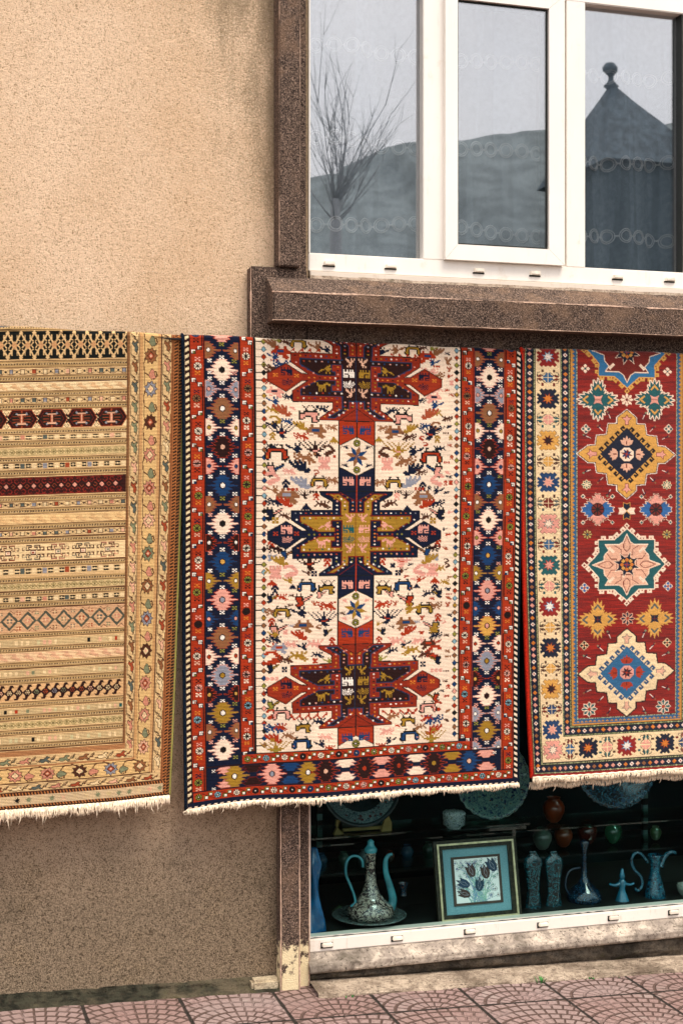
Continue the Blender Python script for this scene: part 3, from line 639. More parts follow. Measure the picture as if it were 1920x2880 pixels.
# ---------------------------------------------------------------- the middle rug: cream field with three star medallions
CR = dict(
 goat=["#..#.....#..#","..#.#...#.#..","#..#######...",".##..######..","...#.#..####.","..#...#..#.##",".........#..."],
 deer=[".#...#..#..#.","..#..#..#.#..","..#######....",".#..######...","#...#..####..","........##.##","..........#.."],
 fan=["#..#..#...#...#..#..#",".#..#..#..#..#..#..#.","..#..#..#.#.#..#..#..","...#..#..###..#..#...","....#..#.###.#..#....",".....#######+###.....",".......##+++##.......",".........###.........",".........####........","..........####.......","...........#........."],
 comb=["#..#..#......","##.##.##.#...",".##.##.###...","..########...","...#######...",".....#####.#.","......#######",".........###."],
 pbird=[".o..o........",".o..o......oo","oooooo...oo++","o####o.oo++o.","o####oo++oo..",".o###o++o....",".o####oo.....","..o###o......","oo####o......","o####o.......",".oooo........","..o.........."],
 arch=["...oo....oo....","...o......o....","..oooooooooo...",".o##########oo.",".o##oooooo###o.","o##o......o##o.","o##o......o##o.","o+#o......o###o","o##o......o##oo",".oo.......oooo.","............o.."],
 hump=["...oo....oo...","...oo....oo...","..oooooooooo..",".oo#+++++#ooo.","oo##+++++###oo","o############o",".....#oo###...","..oo#...####..","........#####.","..........##.."],
 man=["..##..",".####.","##..##","#.##.#","..##..",".####.",".#..#.","##..##"],
 horse=["#.......##..","##....######","#.######..##",".#######....","..######....","..#.##.#....","..#.#..#....","..#.#..#...."],
 wbird=[".#..#......",".#..#.....#","..##....##.",".####.###..","######.....","..###......",".###.......",".#........."],
 zig=["#......#......#......#......#","##....##.....##.....##.....##",".#...#.#....#.#....#.#....#..","..#.#...#..#...#..#...#..#...","..##....##.....##.....##....."],
 xs=["##.##","##.##","..#..","##.##","##.##"],
 swan=[".#####....","##...##...","......##..",".......##.","....#####.","..######..",".#####....","..##......"],
 stag=["..o...o.o...o.","...o.o...o.o..","....o.....o...","....oo...oo...","o..ooooooooo..","oooo########o.","o###########o.","o###oooo###o..","o##o....o##o..","ooo.....o##oo.","........o###o.","........oooo.."],
 hand=["#.#.#.#","#.#.#.#","#######",".#####.","..###..",".#####.","#######","#.#.#.#"],
 tripod=["....##....","....##....","...####...","..######..",".########.","##########","#..#..#..#"],
 zz=["##..##..##",".##..##..#","##..##..##"],
 panim=["#..#..#.#.","#..#..#.#.","##########","##########","#....#####","####..####","...#..#.##","####..####",".........."],
 feath=["......#....","#.#..##..#.",".#.#.#.#.#.","#.#.###.#.#",".#.#.#.#.#.","#.#.#.#.#..",".#.#.#.#..."],
 vbird=["#...#.#","##..#.#",".##.##.","..###..","...##..","..###..",".#.#..."],
)
# positions read off the field's left half: x, y (photo), motif, colours, cell size
F2 = """744 966 comb camel/olive 2.4|778 957 wbird olive 1.6|803 963 deer umber 1.9|840 966 arch gold/orange 3|885 975 wbird camel 2.6|913 984 wbird navy 2|850 988 zig red 2.7
790 992 hump red/blue 2.8|752 1003 wbird blue 2|762 1014 zz red 1.4|752 1038 goat umber 2.8|793 1028 goat blue 2.8|742 1076 deer red 2|770 1104 hump pink/navy 2.5|812 1118 goat navy 2.1
748 1128 wbird blue 2.3|754 1154 deer gold 2.3|792 1154 comb rust 2.9|870 1165 stag pink 4|905 1152 deer navy 2.2|775 1184 swan gold 2.6|806 1186 deer blue 2|843 1198 comb gold 2.3|740 1196 wbird navy 2.2
790 1214 fan navy/red 3|888 1214 hump camel/blue 3|930 1204 goat camel 1.9|745 1226 man gold 2|845 1228 goat red 2.3|744 1258 deer navy 2.2|778 1275 arch red/orange 4.2|825 1262 wbird navy 2.9
885 1264 fan brown/pink 3.3|925 1268 swan umber 2.8|937 1238 tripod gold 1.8|855 1290 goat camel 3.4|910 1303 hand pink 3.2|939 1284 rct red 1|770 1322 pbird pink/blue 3.4|842 1312 comb navy/red 3.3
812 1327 goat pink 2|752 1346 swan pink 3.2|803 1363 man navy 2.6|845 1358 comb grey/orange 3.1|897 1356 arch gold/red 3.2|932 1352 goat camel 2.1|745 1378 wbird camel 2.2|808 1396 hump camel/grey 3.4
855 1392 fan brown/brown 1.8|888 1396 man red 1.9|757 1412 goat navy 2.6|800 1412 comb red 2.6|860 1426 tripod navy 2.1|906 1420 deer umber 2.5|762 1446 pbird navy/pink 3.3|800 1452 deer umber 2|774 1464 xs gold 2.4
744 1500 deer pink 2|742 1532 man red 2.6|772 1545 goat brown 2.6|808 1560 pbird blue/camel 2.7|748 1568 pbird grey/grey 1.9|787 1578 comb gold 2.7|870 1583 fan brown/red 3.3|920 1580 man red 2.3
820 1608 swan pink 3.3|745 1608 deer gold 2.4|775 1610 hand pink 3.3|862 1610 wbird umber 1.7|884 1613 xs navy 2.2|744 1640 tripod red 1.9|775 1660 man navy 2.4|810 1632 wbird gold 1.8|864 1648 arch blue/orange 3.4
921 1652 stag gold 3.3|824 1650 tripod navy 1.4|905 1672 pbird pink/pink 2|752 1684 pbird navy/gold 2.3|793 1680 deer red 2|855 1690 pbird red/pink 3.5|920 1705 goat red 2.8|753 1722 goat camel 2.6
795 1722 arch gold/olive 3.2|840 1722 wbird navy 2.9|912 1742 fan navy/red 3.1|745 1750 man red 2.2|785 1774 pbird pink/pink 3.5|822 1760 deer grey 1.2|855 1762 hump camel/blue 3|756 1784 wbird gold 2|843 1786 comb red 2.5
765 1800 goat navy 2.2|923 1778 pbird navy/gold 1.9|935 1802 man red 2|745 1820 wbird red 2.2|788 1823 hump grey/red 2.4|820 1812 goat pink 2|850 1818 wbird navy 2|888 1812 deer pink 3|765 1852 swan red 3.9
804 1856 goat umber 2.4|842 1846 deer gold 3|895 1842 deer navy 2|922 1858 wbird olive 1.8|757 1880 pbird navy/gold 2.4|802 1882 xs navy 2.2|745 1910 zz pink 2.4|740 1946 deer navy 2.1|760 1984 pbird olive/gold 2.6
750 2010 swan red 2.6|794 2008 arch pink/red 3.4|870 2014 zig red 2.9|757 2050 goat blue 3|790 2046 deer red 2.2|855 2042 stag gold 3.2|898 2030 deer navy 2.3|758 2078 comb red 2.7|812 2070 deer camel 2.2
850 2090 arch blue/pink 3.6|915 2072 goat pink 2.3|775 2108 fan gold/olive 3.1|898 2092 wbird navy 2|928 2105 deer red 2|748 2084 xs gold 1.5|838 1126 tripod brown 1.3|822 1376 zz red 2|880 1384 zz brown 1.6|866 1452 goat blue 1.5"""
def serr(c, w, h, col, cc, half=0, edge=None):
    """serrated diamond; half -1 keeps the left half's right teeth ..."""
    n = 5; pts = []
    for q in range(4):
        pass
    prof = [(w*.37, h), (w*.25, h*.86), (w*.60, h*.7), (w*.38, h*.52), (w*.78, h*.37), (w*.48, h*.15), (w*1.1, h*.05)]
    R = [(x, -y) for x, y in prof] + [(x, y) for x, y in prof[::-1]]
    if half == 0: P = R + [(-x, y) for x, y in R[::-1]]
    else:
        P = [(0, -h)] + R + [(0, h)]
        if half < 0: P = [(-x, y) for x, y in P]
    ec = edge or {'cream': 'pink', 'brown': 'red', 'grey': 'pink', 'navy': 'dred', 'blue': 'brown', 'camel': 'rust', 'pink': 'red', 'gold': 'camel'}.get(col, 'rust')
    c.poly(P, col, ec, 1.3)
    s = 1 if half >= 0 else -1
    ox = 0 if half == 0 else s*w*.22
    c.push(ox, 0)
    hx = [(-6, -4), (0, -9), (6, -4), (6, 4), (0, 9), (-6, 4)]
    k = 1 if half == 0 else .72
    c.poly([(x*k*1.3, y*k*1.15) for x, y in hx], 'brown'); c.poly([(x*k*.9, y*k*.82) for x, y in hx], cc)
    c.pop()
def xmot(c, x, y, col, r=2.1):
    for dx, dy in ((-1, -1), (1, -1), (0, 0), (-1, 1), (1, 1)): c.rect(x+dx*r*1.9-r, y+dy*r*1.45-r*.75, x+dx*r*1.9+r, y+dy*r*1.45+r*.75, col)
def rosette(c, x, y, r, col, cc='brown', n=8, bg='black'):
    c.disc(x, y, r, r, bg, 12)
    for i in range(n):
        a = 2*math.pi*(i+.5)/n; w = math.pi/n*.72
        c.poly([(x+r*.25*math.cos(a), y+r*.25*math.sin(a)), (x+r*.9*math.cos(a-w), y+r*.9*math.sin(a-w)), (x+r*.9*math.cos(a+w), y+r*.9*math.sin(a+w))], col)
    if cc: c.disc(x, y, r*.18, r*.18, cc)
def star8(c, x, y, R, ca, cb, sy=1):
    for i in range(8):
        a = math.pi/4*i
        t = (R*math.cos(a+.26), R*math.sin(a+.26)*sy)
        if i % 2 == 0: pass
        b = [(0, 0), (R*.5*math.cos(a-.13), R*.5*math.sin(a-.13)*sy), (R*math.cos(a+.26), R*math.sin(a+.26)*sy), (R*.5*math.cos(a+.65), R*.5*math.sin(a+.65)*sy)]
        c.poly([(x+p, y+q) for p, q in b], ca if i % 2 else cb)
def redband(c, L, y0, flipx, seed, cols=None):
    """a red guard band 34 wide, running down from y0 for L; local x 0..34"""
    rng = random.Random(seed)
    c.rect(0, y0, 34, y0+L, 'red'); per = 88.5; k = 0; y = y0-14
    X = (lambda v: 34-v) if flipx else (lambda v: v)
    rc = ['blue', 'cream', 'camel', 'cream', 'pink', 'olive', 'olive', 'cream', 'olive', 'brown', 'cream', 'pink', 'sky', 'cream', 'olive']
    xc = ['orange', 'brown', 'pink', 'orange', 'navy', 'pinkp', 'brown', 'cream']
    while y < y0+L+20:
        s = k % 2
        a = 3 if s else 31
        b = 31 if s else 3
        c.line([(X(17), y-4), (X(a), y+10), (X(a), y+per-14), (X(17), y+per+1)], 2.6, 'brown')
        for dx, dy in ((8 if s else 24, 4), (24 if s else 8, -7)):
            xx, yy = X(dx), y+dy
            c.rect(xx-6.5, yy-6, xx+6.5, yy+6, 'black'); c.poly([(xx-4.5, yy+4.5), (xx-4.5, yy-4.5), (xx+4.5, yy-4.5), (xx+4.5, yy-2), (xx-2, yy-2), (xx-2, yy+4.5)], 'white')
            c.rect(xx, yy, xx+4, yy+4.5, rng.choice(['olive', 'pink', 'white', 'camel', 'blue']))
        m = y+per/2-2
        cx = 17+(2 if s else -2)*(-1 if flipx else 1)
        rosette(c, cx, m, 11, rc[k % len(rc)])
        xmot(c, cx, m-19, xc[(k*2) % 8], 2.4); xmot(c, cx, m+19, xc[(k*2+1) % 8], 2.4)
        y += per; k += 1
def dots(c, a, b, n, rng, r=2.6, cols=('white', 'pink', 'orange', 'brown', 'gold', 'navy', 'grey', 'white', 'red')):
    for i in range(n):
        t = i/(n-1) if n > 1 else 0
        c.dia(a[0]+(b[0]-a[0])*t, a[1]+(b[1]-a[1])*t, r*1.25, r, rng.choice(cols))
def medallion(c, cx, cy, ring, inner, edge, loz, seed, an, q):
    k = 1/3.0154
    for sd in (1, -1):
        rng = random.Random(seed)
        c.push(cx, cy, -k*sd, k)   # local: distance from the axis grows to the left
        Z = lambda P: [(788-x, y-425) for x, y in P]
        O = Z([(790, 60), (480, 66), (490, 92), (592, 150), (590, 222), (247, 228), (247, 303), (392, 402), (330, 398), (205, 320), (56, 405), (56, 470), (205, 552), (330, 458), (392, 452), (258, 545), (262, 635), (588, 630), (590, 690), (480, 768), (482, 782), (790, 785)])
        c.line(O, 12, 'black'); c.poly(O, ring)
        c.poly(Z([(205, 334), (68, 410), (68, 466), (205, 540), (345, 428)]), loz)
        for A in ([(320, 272), (668, 272), (668, 312), (578, 312), (578, 370), (610, 372), (610, 405), (470, 405), (318, 318)],
                  [(610, 450), (610, 487), (578, 487), (578, 540), (668, 540), (668, 580), (322, 580), (325, 528), (475, 450)],
                  [(668, 240), (790, 240), (790, 622), (668, 622)],
                  [(660, 275), (655, 150), (540, 80), (640, 80), (722, 150), (722, 245)],
                  [(668, 575), (668, 690), (548, 762), (605, 762), (722, 680), (722, 618)]):
            c.poly(Z(A), inner, edge, 9)
        for A in ([(320, 272), (668, 272), (668, 312), (578, 312), (578, 370), (610, 372), (610, 405), (470, 405), (318, 318)],
                  [(610, 450), (610, 487), (578, 487), (578, 540), (668, 540), (668, 580), (322, 580), (325, 528), (475, 450)]):
            pass
        c.fill([Z([(650, 276), (790, 276), (790, 308), (650, 308)])], inner); c.fill([Z([(650, 544), (790, 544), (790, 576), (650, 576)])], inner)
        c.fill([Z([(664, 244), (718, 244), (718, 225), (664, 225)])], inner); c.fill([Z([(672, 600), (718, 600), (718, 640), (672, 640)])], inner)
        c.fill([Z([(674, 250), (790, 250), (790, 612), (674, 612)])], inner)
        zz = lambda x, y: (788-x, y-425)
        cA = ('white', 'pink', 'orange', 'grey', 'gold', 'white', 'red', 'olive') if ring == 'navy' else ('white', 'pink', 'orange', 'brown', 'gold', 'navy', 'orange', 'blue')
        cB = ('white', 'red', 'brown', 'navy', 'white', 'pink', 'teal') if inner == 'gold' else ('white', 'red', 'gold', 'grey', 'pink', 'camel', 'blue')
        for a, b, n, cs in (((280, 247), (620, 247), 9, cA), ((350, 292), (650, 290), 7, cB), ((395, 430), (610, 428), 6, cA), ((350, 560), (660, 555), 7, cB), ((300, 605), (625, 600), 8, cA),
                            ((625, 110), (625, 215), 4, cA), ((690, 120), (690, 215), 4, cB), ((755, 150), (755, 215), 3, cA), ((625, 630), (625, 700), 3, cA), ((690, 630), (690, 690), 3, cB), ((755, 635), (755, 665), 2, cA),
                            ((632, 330), (632, 520), 7, cA), ((290, 305), (430, 388), 4, cA), ((300, 545), (440, 462), 4, cA), ((560, 740), (680, 668), 4, cB), ((520, 755), (590, 712), 2, cA), ((640, 740), (745, 672), 4, cA),
                            ((600, 90), (660, 125), 3, cB), ((540, 85), (600, 125), 2, cA), ((670, 85), (750, 140), 3, cA)):
            dots(c, zz(*a), zz(*b), n, rng, 8.2, cs)
        c.pop()
    B = lambda n, x, y, col, cell, fl, vf=False: c.bmp(cx+x, cy+y, cell, CR[n], {'#': col, '+': col, 'o': col}, fl, None, vf)
    for sd, fl in ((-1, False), (1, True)):
        B('vbird', sd*18, -45, an[0], 3.6, not fl if an[0] == 'x' else fl); B('panim', sd*22, -12, an[1 if sd < 0 else 2], 2.9, fl)
        B('feath', sd*21, 16, an[1 if sd < 0 else 2], 2.9, fl); B('vbird', sd*18, 41, an[0], 3.6, fl)
        B('wbird', sd*88, -24, an[3], 3.2, not fl, True); B('horse', sd*92, 27, an[3], 3.1, fl)
        B('panim', sd*192, -12, an[4], 3, fl); B('feath', sd*190, 15, an[4], 2.7, fl)
        xmot(c, cx+sd*222, cy-2, q, 2.4); xmot(c, cx+sd*165, cy-2, q, 2.4)
def rug2():
    W, H = 940, 1312
    c = Cv(0, -30, W, H, 1.25, 'cream'); rng = random.Random(5)
    HM = homog([(519, 938), (1463, 984), (1453, 2202), (527, 2276)], [(0, 0), (W, 0), (W, 1310), (0, 1310)])
    p = lambda x, y: tuple(happly(HM, [(x, y)])[0])
    fb = 1168    # field bottom
    fl, fr = 184, 768
    # combs
    seq = ['olive', 'sky', 'red', 'olive', 'black', 'red', 'sky', 'gold', 'camel', 'blue', 'red', 'olive', 'sky', 'red', 'camel', 'blue', 'olive', 'red', 'blue', 'pink', 'sky', 'red', 'black', 'blue', 'camel', 'blue', 'red', 'brown', 'blue']
    i = 0; y = 12
    while y < fb-8:
        for s in (1, -1):
            x0 = fl if s > 0 else fr; xx = x0+s*22
            c.line([(x0, y), (x0+s*15, y)], 2.2, 'black'); c.dia(xx, y, 6, 7.2, seq[(i+(s < 0)) % len(seq)], 'black', 2.2)
        y += 21.4; i += 1
    # critters
    for it in F2.replace('\n', '|').split('|'):
        x, y, n, co, ce = it.split(); x, y, ce = float(x), float(y), float(ce)
        u, v = p(x, y); ca, _, cb = co.partition('/'); cb = cb or ca
        uc = p(1001, y)[0]
        if u < 236: u = 236+(u-236)*.3
        ce *= 1.3 if n not in ('arch', 'zig', 'stag', 'pbird') else 1.2
        for s in (0, 1):
            uu = u if s == 0 else 2*uc-u+rng.uniform(-6, 6); vv = v+(rng.uniform(-5, 5) if s else 0)
            if s and rng.random() < .3: ca = rng.choice(['navy', 'red', 'gold', 'camel', 'umber', 'pink', ca, ca])
            if n == 'rct': c.rect(uu-4, vv-4, uu+4, vv+4, ca); continue
            o = 'black' if n in ('arch', 'pbird', 'stag') and ca not in ('grey',) else ca
            if n == 'hump': o = ca
            pl = {'#': ca, '+': cb, 'o': o}
            cc_ = 1.0 if n in ('zig',) else 1.04
            c.bmp(uu, vv, ce*cc_*(.86 if n in ('arch', 'pbird', 'stag') else 1), CR[n], pl, bool(s) ^ (n in ('wbird',)), fat=0 if n in ('arch', 'pbird', 'stag', 'fan', 'hump') else .22)
    # spine pillars
    ax, y1 = p(1000, 1066); ax2, y2 = p(1001, 1501); ax3, y3 = p(1002, 1928)
    ax = ax2 = ax3 = (ax+ax2+ax3)/3
    def pillar(ya, yb, ca, cb, sa, sb, sta, stb, g):
        hw = 49
        m = (ya+yb)/2
        c.rect(ax-hw-2.5, ya, ax+hw+2.5, yb, 'black'); c.rect(ax-hw, ya, ax+hw, m, ca); c.rect(ax-hw, m, ax+hw, yb, cb)
        hx = [(ax, m-56), (ax+hw-1, m-31), (ax+hw-1, m+31), (ax, m+56), (ax-hw+1, m+31), (ax-hw+1, m-31)]
        c.poly(hx, 'cream', 'black', 2.4)
        star8(c, ax, m, 34, sta, stb, .95)
        for q in (-1, 1):
            rosette(c, ax, m+q*38, 11, 'olive', 'white', 8)
            c.rect(ax-1.6, m+q*50 if q > 0 else ya, ax+1.6, yb if q > 0 else m-50, sb if q > 0 else sa)
            for s in (-1, 1):
                c.bmp(ax+s*33, m+q*26, 1.9, CR['deer'], {'#': g}, s > 0)
        for s in (-1, 1):
            c.bmp(ax+s*24, ya+30, 3, CR['panim'], {'#': sta if ca == 'red' else 'pink'}, s > 0)
            c.bmp(ax+s*24, yb-32, 3, CR['panim'], {'#': 'blue' if cb == 'red' else 'pink'}, s > 0)
    e1 = 117; e2 = 121
    pillar(y1+e1, y2-e2+4, 'red', 'navy', 'black', 'red', 'blue', 'camel', 'navy')
    pillar(y2+e1, y3-e2, 'navy', 'red', 'red', 'black', 'blue', 'gold', 'pink')
    # last pillar, cut by the field's edge
    ya = y3+e1; c.rect(ax-51.5, ya, ax+51.5, fb, 'black'); c.rect(ax-49, ya, ax+49, fb, 'red')
    c.poly([(ax-49, fb), (ax-49, fb-8), (ax, fb-36), (ax+49, fb-8), (ax+49, fb)], 'cream', 'black', 2.2); rosette(c, ax, fb-12, 12, 'olive', 'white')
    c.rect(ax-1.6, ya, ax+1.6, fb-36, 'black')
    for s in (-1, 1): c.bmp(ax+s*24, ya+34, 3, CR['panim'], {'#': 'blue'}, s > 0)
    medallion(c, ax, y1, '8a2812', 'brown', '14304e', '983016', 3, ['pinkp', 'white', 'gold', 'gold', 'navy'], 'orange')
    medallion(c, ax, y2, 'navy', 'gold', 'dred', 'navy', 8, ['pink', 'teal', 'pink', 'pink', 'pink'], 'red')
    medallion(c, ax, y3, '8a2812', 'brown', '14304e', '983016', 12, ['gold', 'white', 'gold', 'gold', 'navy'], 'orange')
    for (m, a, sc) in ((y1, 'black', 1), (y2, 'red', 1), (y3, 'black', 1)):
        for q in (-1, 1):
            yy0, yy1 = (m-135, m-62) if q < 0 else (m+64, m+122)
            if m == y1 and q < 0: yy0 = -40
            cc = a if not (m == y1 and q > 0) else 'blue'
            c.line([(ax, yy0), (ax, yy1)], 3.2, cc)
            if q > 0: c.line([(ax-46, m+117), (ax, m+85), (ax+46, m+117)], 1.6, 'dred' if m == y2 else 'black')
            else: c.line([(ax-46, m-118), (ax, m-92), (ax+46, m-118)], 1.6, 'dred' if m == y2 else 'black')
    # small filler beasts wherever the ground is still bare
    cr = lin('cream'); names = ['goat', 'deer', 'comb', 'wbird', 'swan', 'man', 'horse', 'zz', 'goat', 'vbird', 'comb', 'deer', 'hand']
    for t in range(2600):
        big_ = t < 900; rw, rh = (15, 11) if big_ else (8.5, 7)
        u, v = rng.uniform(fl+36, fr-36), rng.uniform(6, fb-10); x0, y0 = int((u-rw)*c.k), int((v+30-rh)*c.k); x1, y1 = int((u+rw)*c.k), int((v+30+rh)*c.k)
        if np.abs(c.a[y0:y1, x0:x1]-cr).max() > .02: continue
        n = rng.choice(names); rows_ = CR[n]; ce = min(2*rw/max(map(len, rows_)), 2*rh/len(rows_))*.96; ca = rng.choice(['navy', 'red', 'gold', 'camel', 'umber', 'pink', 'navy', 'red', 'navy', 'rust', 'umber'])
        c.bmp(u, v, ce*1.05, rows_, {'#': ca, '+': ca, 'o': ca}, rng.random() < .5, fat=.3)
    # field edge, guards and main border
    for s in (0, 1):
        c.push(0 if not s else W, 0, 1 if not s else -1, 1)
        c.rect(178, -30, 184, fb+5, 'black')
        c.rect(0, -30, 178, H, 'navy'); 
        c.push(14.5, 0); redband(c, H-20, -30, False, 4+s); c.pop()
        c.push(144, 0); redband(c, fb+55, -62, True, 9+s); c.pop()
        c.rect(13, -30, 15.5, H, 'black'); c.rect(48.5, -30, 51, H, 'brown'); c.rect(51, -30, 52.3, H, 'rust'); c.rect(140.5, -30, 142, H, 'red'); c.rect(142, -30, 144.5, H, 'brown')
        c.rect(0, -30, 13, H, 'brown' if not s else 'black')
        y = -30
        while y < H:
            c.poly([(2, y+5), (11, y), (11, y+8), (2, y+13.5)], 'bone' if not s else 'cream'); y += 17
        full = [('cream', 'black'), ('camel', 'white'), ('brown', 'pinkp'), ('blue', 'white'), ('cream', 'black'), ('blue', 'yel'), ('pink', 'grey'), ('camel', 'white') if not s else ('yel', 'pink'), ('grey', 'gold'), ('gold', 'white') if not s else ('cream', 'brown'), ('cream', 'black') if not s else ('gold', 'white')]
        hf = [('camel', 'white'), ('grey', 'pink'), ('cream', 'gold'), ('pink', 'blue'), ('camel', 'white'), ('brown', 'white') if not s else ('pink', 'olive'), ('gold', 'white'), ('blue', 'pink'), ('cream', 'red'), ('brown', 'yel'), ('camel', 'white') if not s else ('grey', 'white'), ('grey', 'white')]
        st = 105.6 if not s else 105.6
        v0 = p(615, 1040.5)[1] if not s else p(1373, 1062)[1]
        for i2, (a, b) in enumerate([('pink', 'white')]+full):
            yy = v0+(i2-1)*st
            if yy > fb+20: break
            c.push(96, yy); serr(c, 37, 29, a, b); c.pop()
            for qx in (-32, 32):
                for qy in (-24, 24): xmot(c, 96+qx, yy+qy+(0 if i2 else 90), rng.choice(['white', 'white', 'pink', 'olive', 'white']), 2.1)
        for i2, (a, b) in enumerate(hf):
            yy = v0-st/2+i2*st
            if yy > fb+30: break
            for q in (1, -1):
                c.push(96-q*43, yy); serr(c, 36, 22.5, a, b, q); c.pop()
            xmot(c, 96, yy-17, 'white' if i2 % 2 else 'olive', 2.2); xmot(c, 96, yy+18, 'white', 2.2)
        c.pop()
    # bottom border
    c.rect(178, fb, W-178, fb+3, 'black')
    yb = fb+3
    def hband(y0, x0, x1, seed):
        r = random.Random(seed); c.rect(x0, y0, x1, y0+25, 'red'); x = x0+14; k2 = 0
        cols = ['olive', 'sky', 'cream', 'brown', 'cream', 'brown', 'blue', 'olive', 'cream', 'pink', 'brown', 'olive', 'sky', 'cream', 'pink']
        while x < x1-4:
            rosette(c, x, y0+12.5, 9.5, cols[k2 % len(cols)], 'white')
            for dx, dy in ((19, 17), (31, 8)):
                xx, yy = x+dx, y0+dy
                if xx > x1-6: break
                c.rect(xx-6, yy-6, xx+6, yy+5, 'black'); c.line([(xx-4.5, yy+4), (xx-4.5, yy-4.5), (xx+5, yy-4.5)], 1.6, 'olive'); c.rect(xx-2.5, yy-2.5, xx+4, yy+3, 'white')
            c.line([(x+9, y0+4), (x+25, y0+12.5), (x+41, y0+20)], 1.5, 'brown')
            x += 50; k2 += 1
    hband(yb, 146, W-146, 3)
    c.rect(50, yb+25, W-50, yb+28, 'brown'); c.rect(52, yb+28, W-52, yb+93, 'navy')
    m = yb+60
    for (x, a, b, f) in ((625-519, 'pink', '', 0), (660, 'gold', 'white', 1), (711, 'brown', '', 0), (765, 'pink', 'grey', 1), (817, 'blue', '', 0), (866, 'gold', 'white', 1), (915, 'brown', 'pinkp', 1), (971, 'cream', '', 0), (1024, 'brown', 'red', 1), (1072, 'pink', '', 0),
                       (1120, 'brown', 'red', 1), (1169, 'cream', '', 0), (1218, 'brown', 'gold', 1), (1269, 'gold', '', 0), (1317, 'blue', 'pinkp', 1), (1364, 'pink', '', 0)):
        u = x if x < 300 else p(x, 2200)[0]
        if f: c.push(u, m); serr(c, 36, 30, a, b); c.pop()
        else:
            for q in (-1, 1):
                ec = {'cream': 'pink', 'brown': 'dred', 'blue': 'brown'}.get(a, 'rust')
                c.poly([(u-10, m+q*7), (u+10, m+q*7), (u+14, m+q*13), (u+26, m+q*13), (u+16, m+q*20), (u+30, m+q*21), (u+18, m+q*30), (u-18, m+q*30), (u-30, m+q*21), (u-16, m+q*20), (u-26, m+q*13), (u-14, m+q*13)], a, ec, 1.3)
    for s in (0, 1):
        for v in (6, -4): xmot(c, (70 if not s else W-72), m+v*5, 'white', 1.8)
    c.rect(14, yb+93, W-14, yb+96, 'brown')
    hband(yb+96, 16, W-16, 7)
    c.rect(0, yb+121, W, H, 'navy')
    x = 0
    while x < W:
        c.poly([(x, H-5), (x+4, H-9), (x+12, H-9), (x+8, H-5)], 'cream'); x += 17
    r = np.random.RandomState(3); c.speckle(r, .07, .045)
    return c, HM, (W, H)
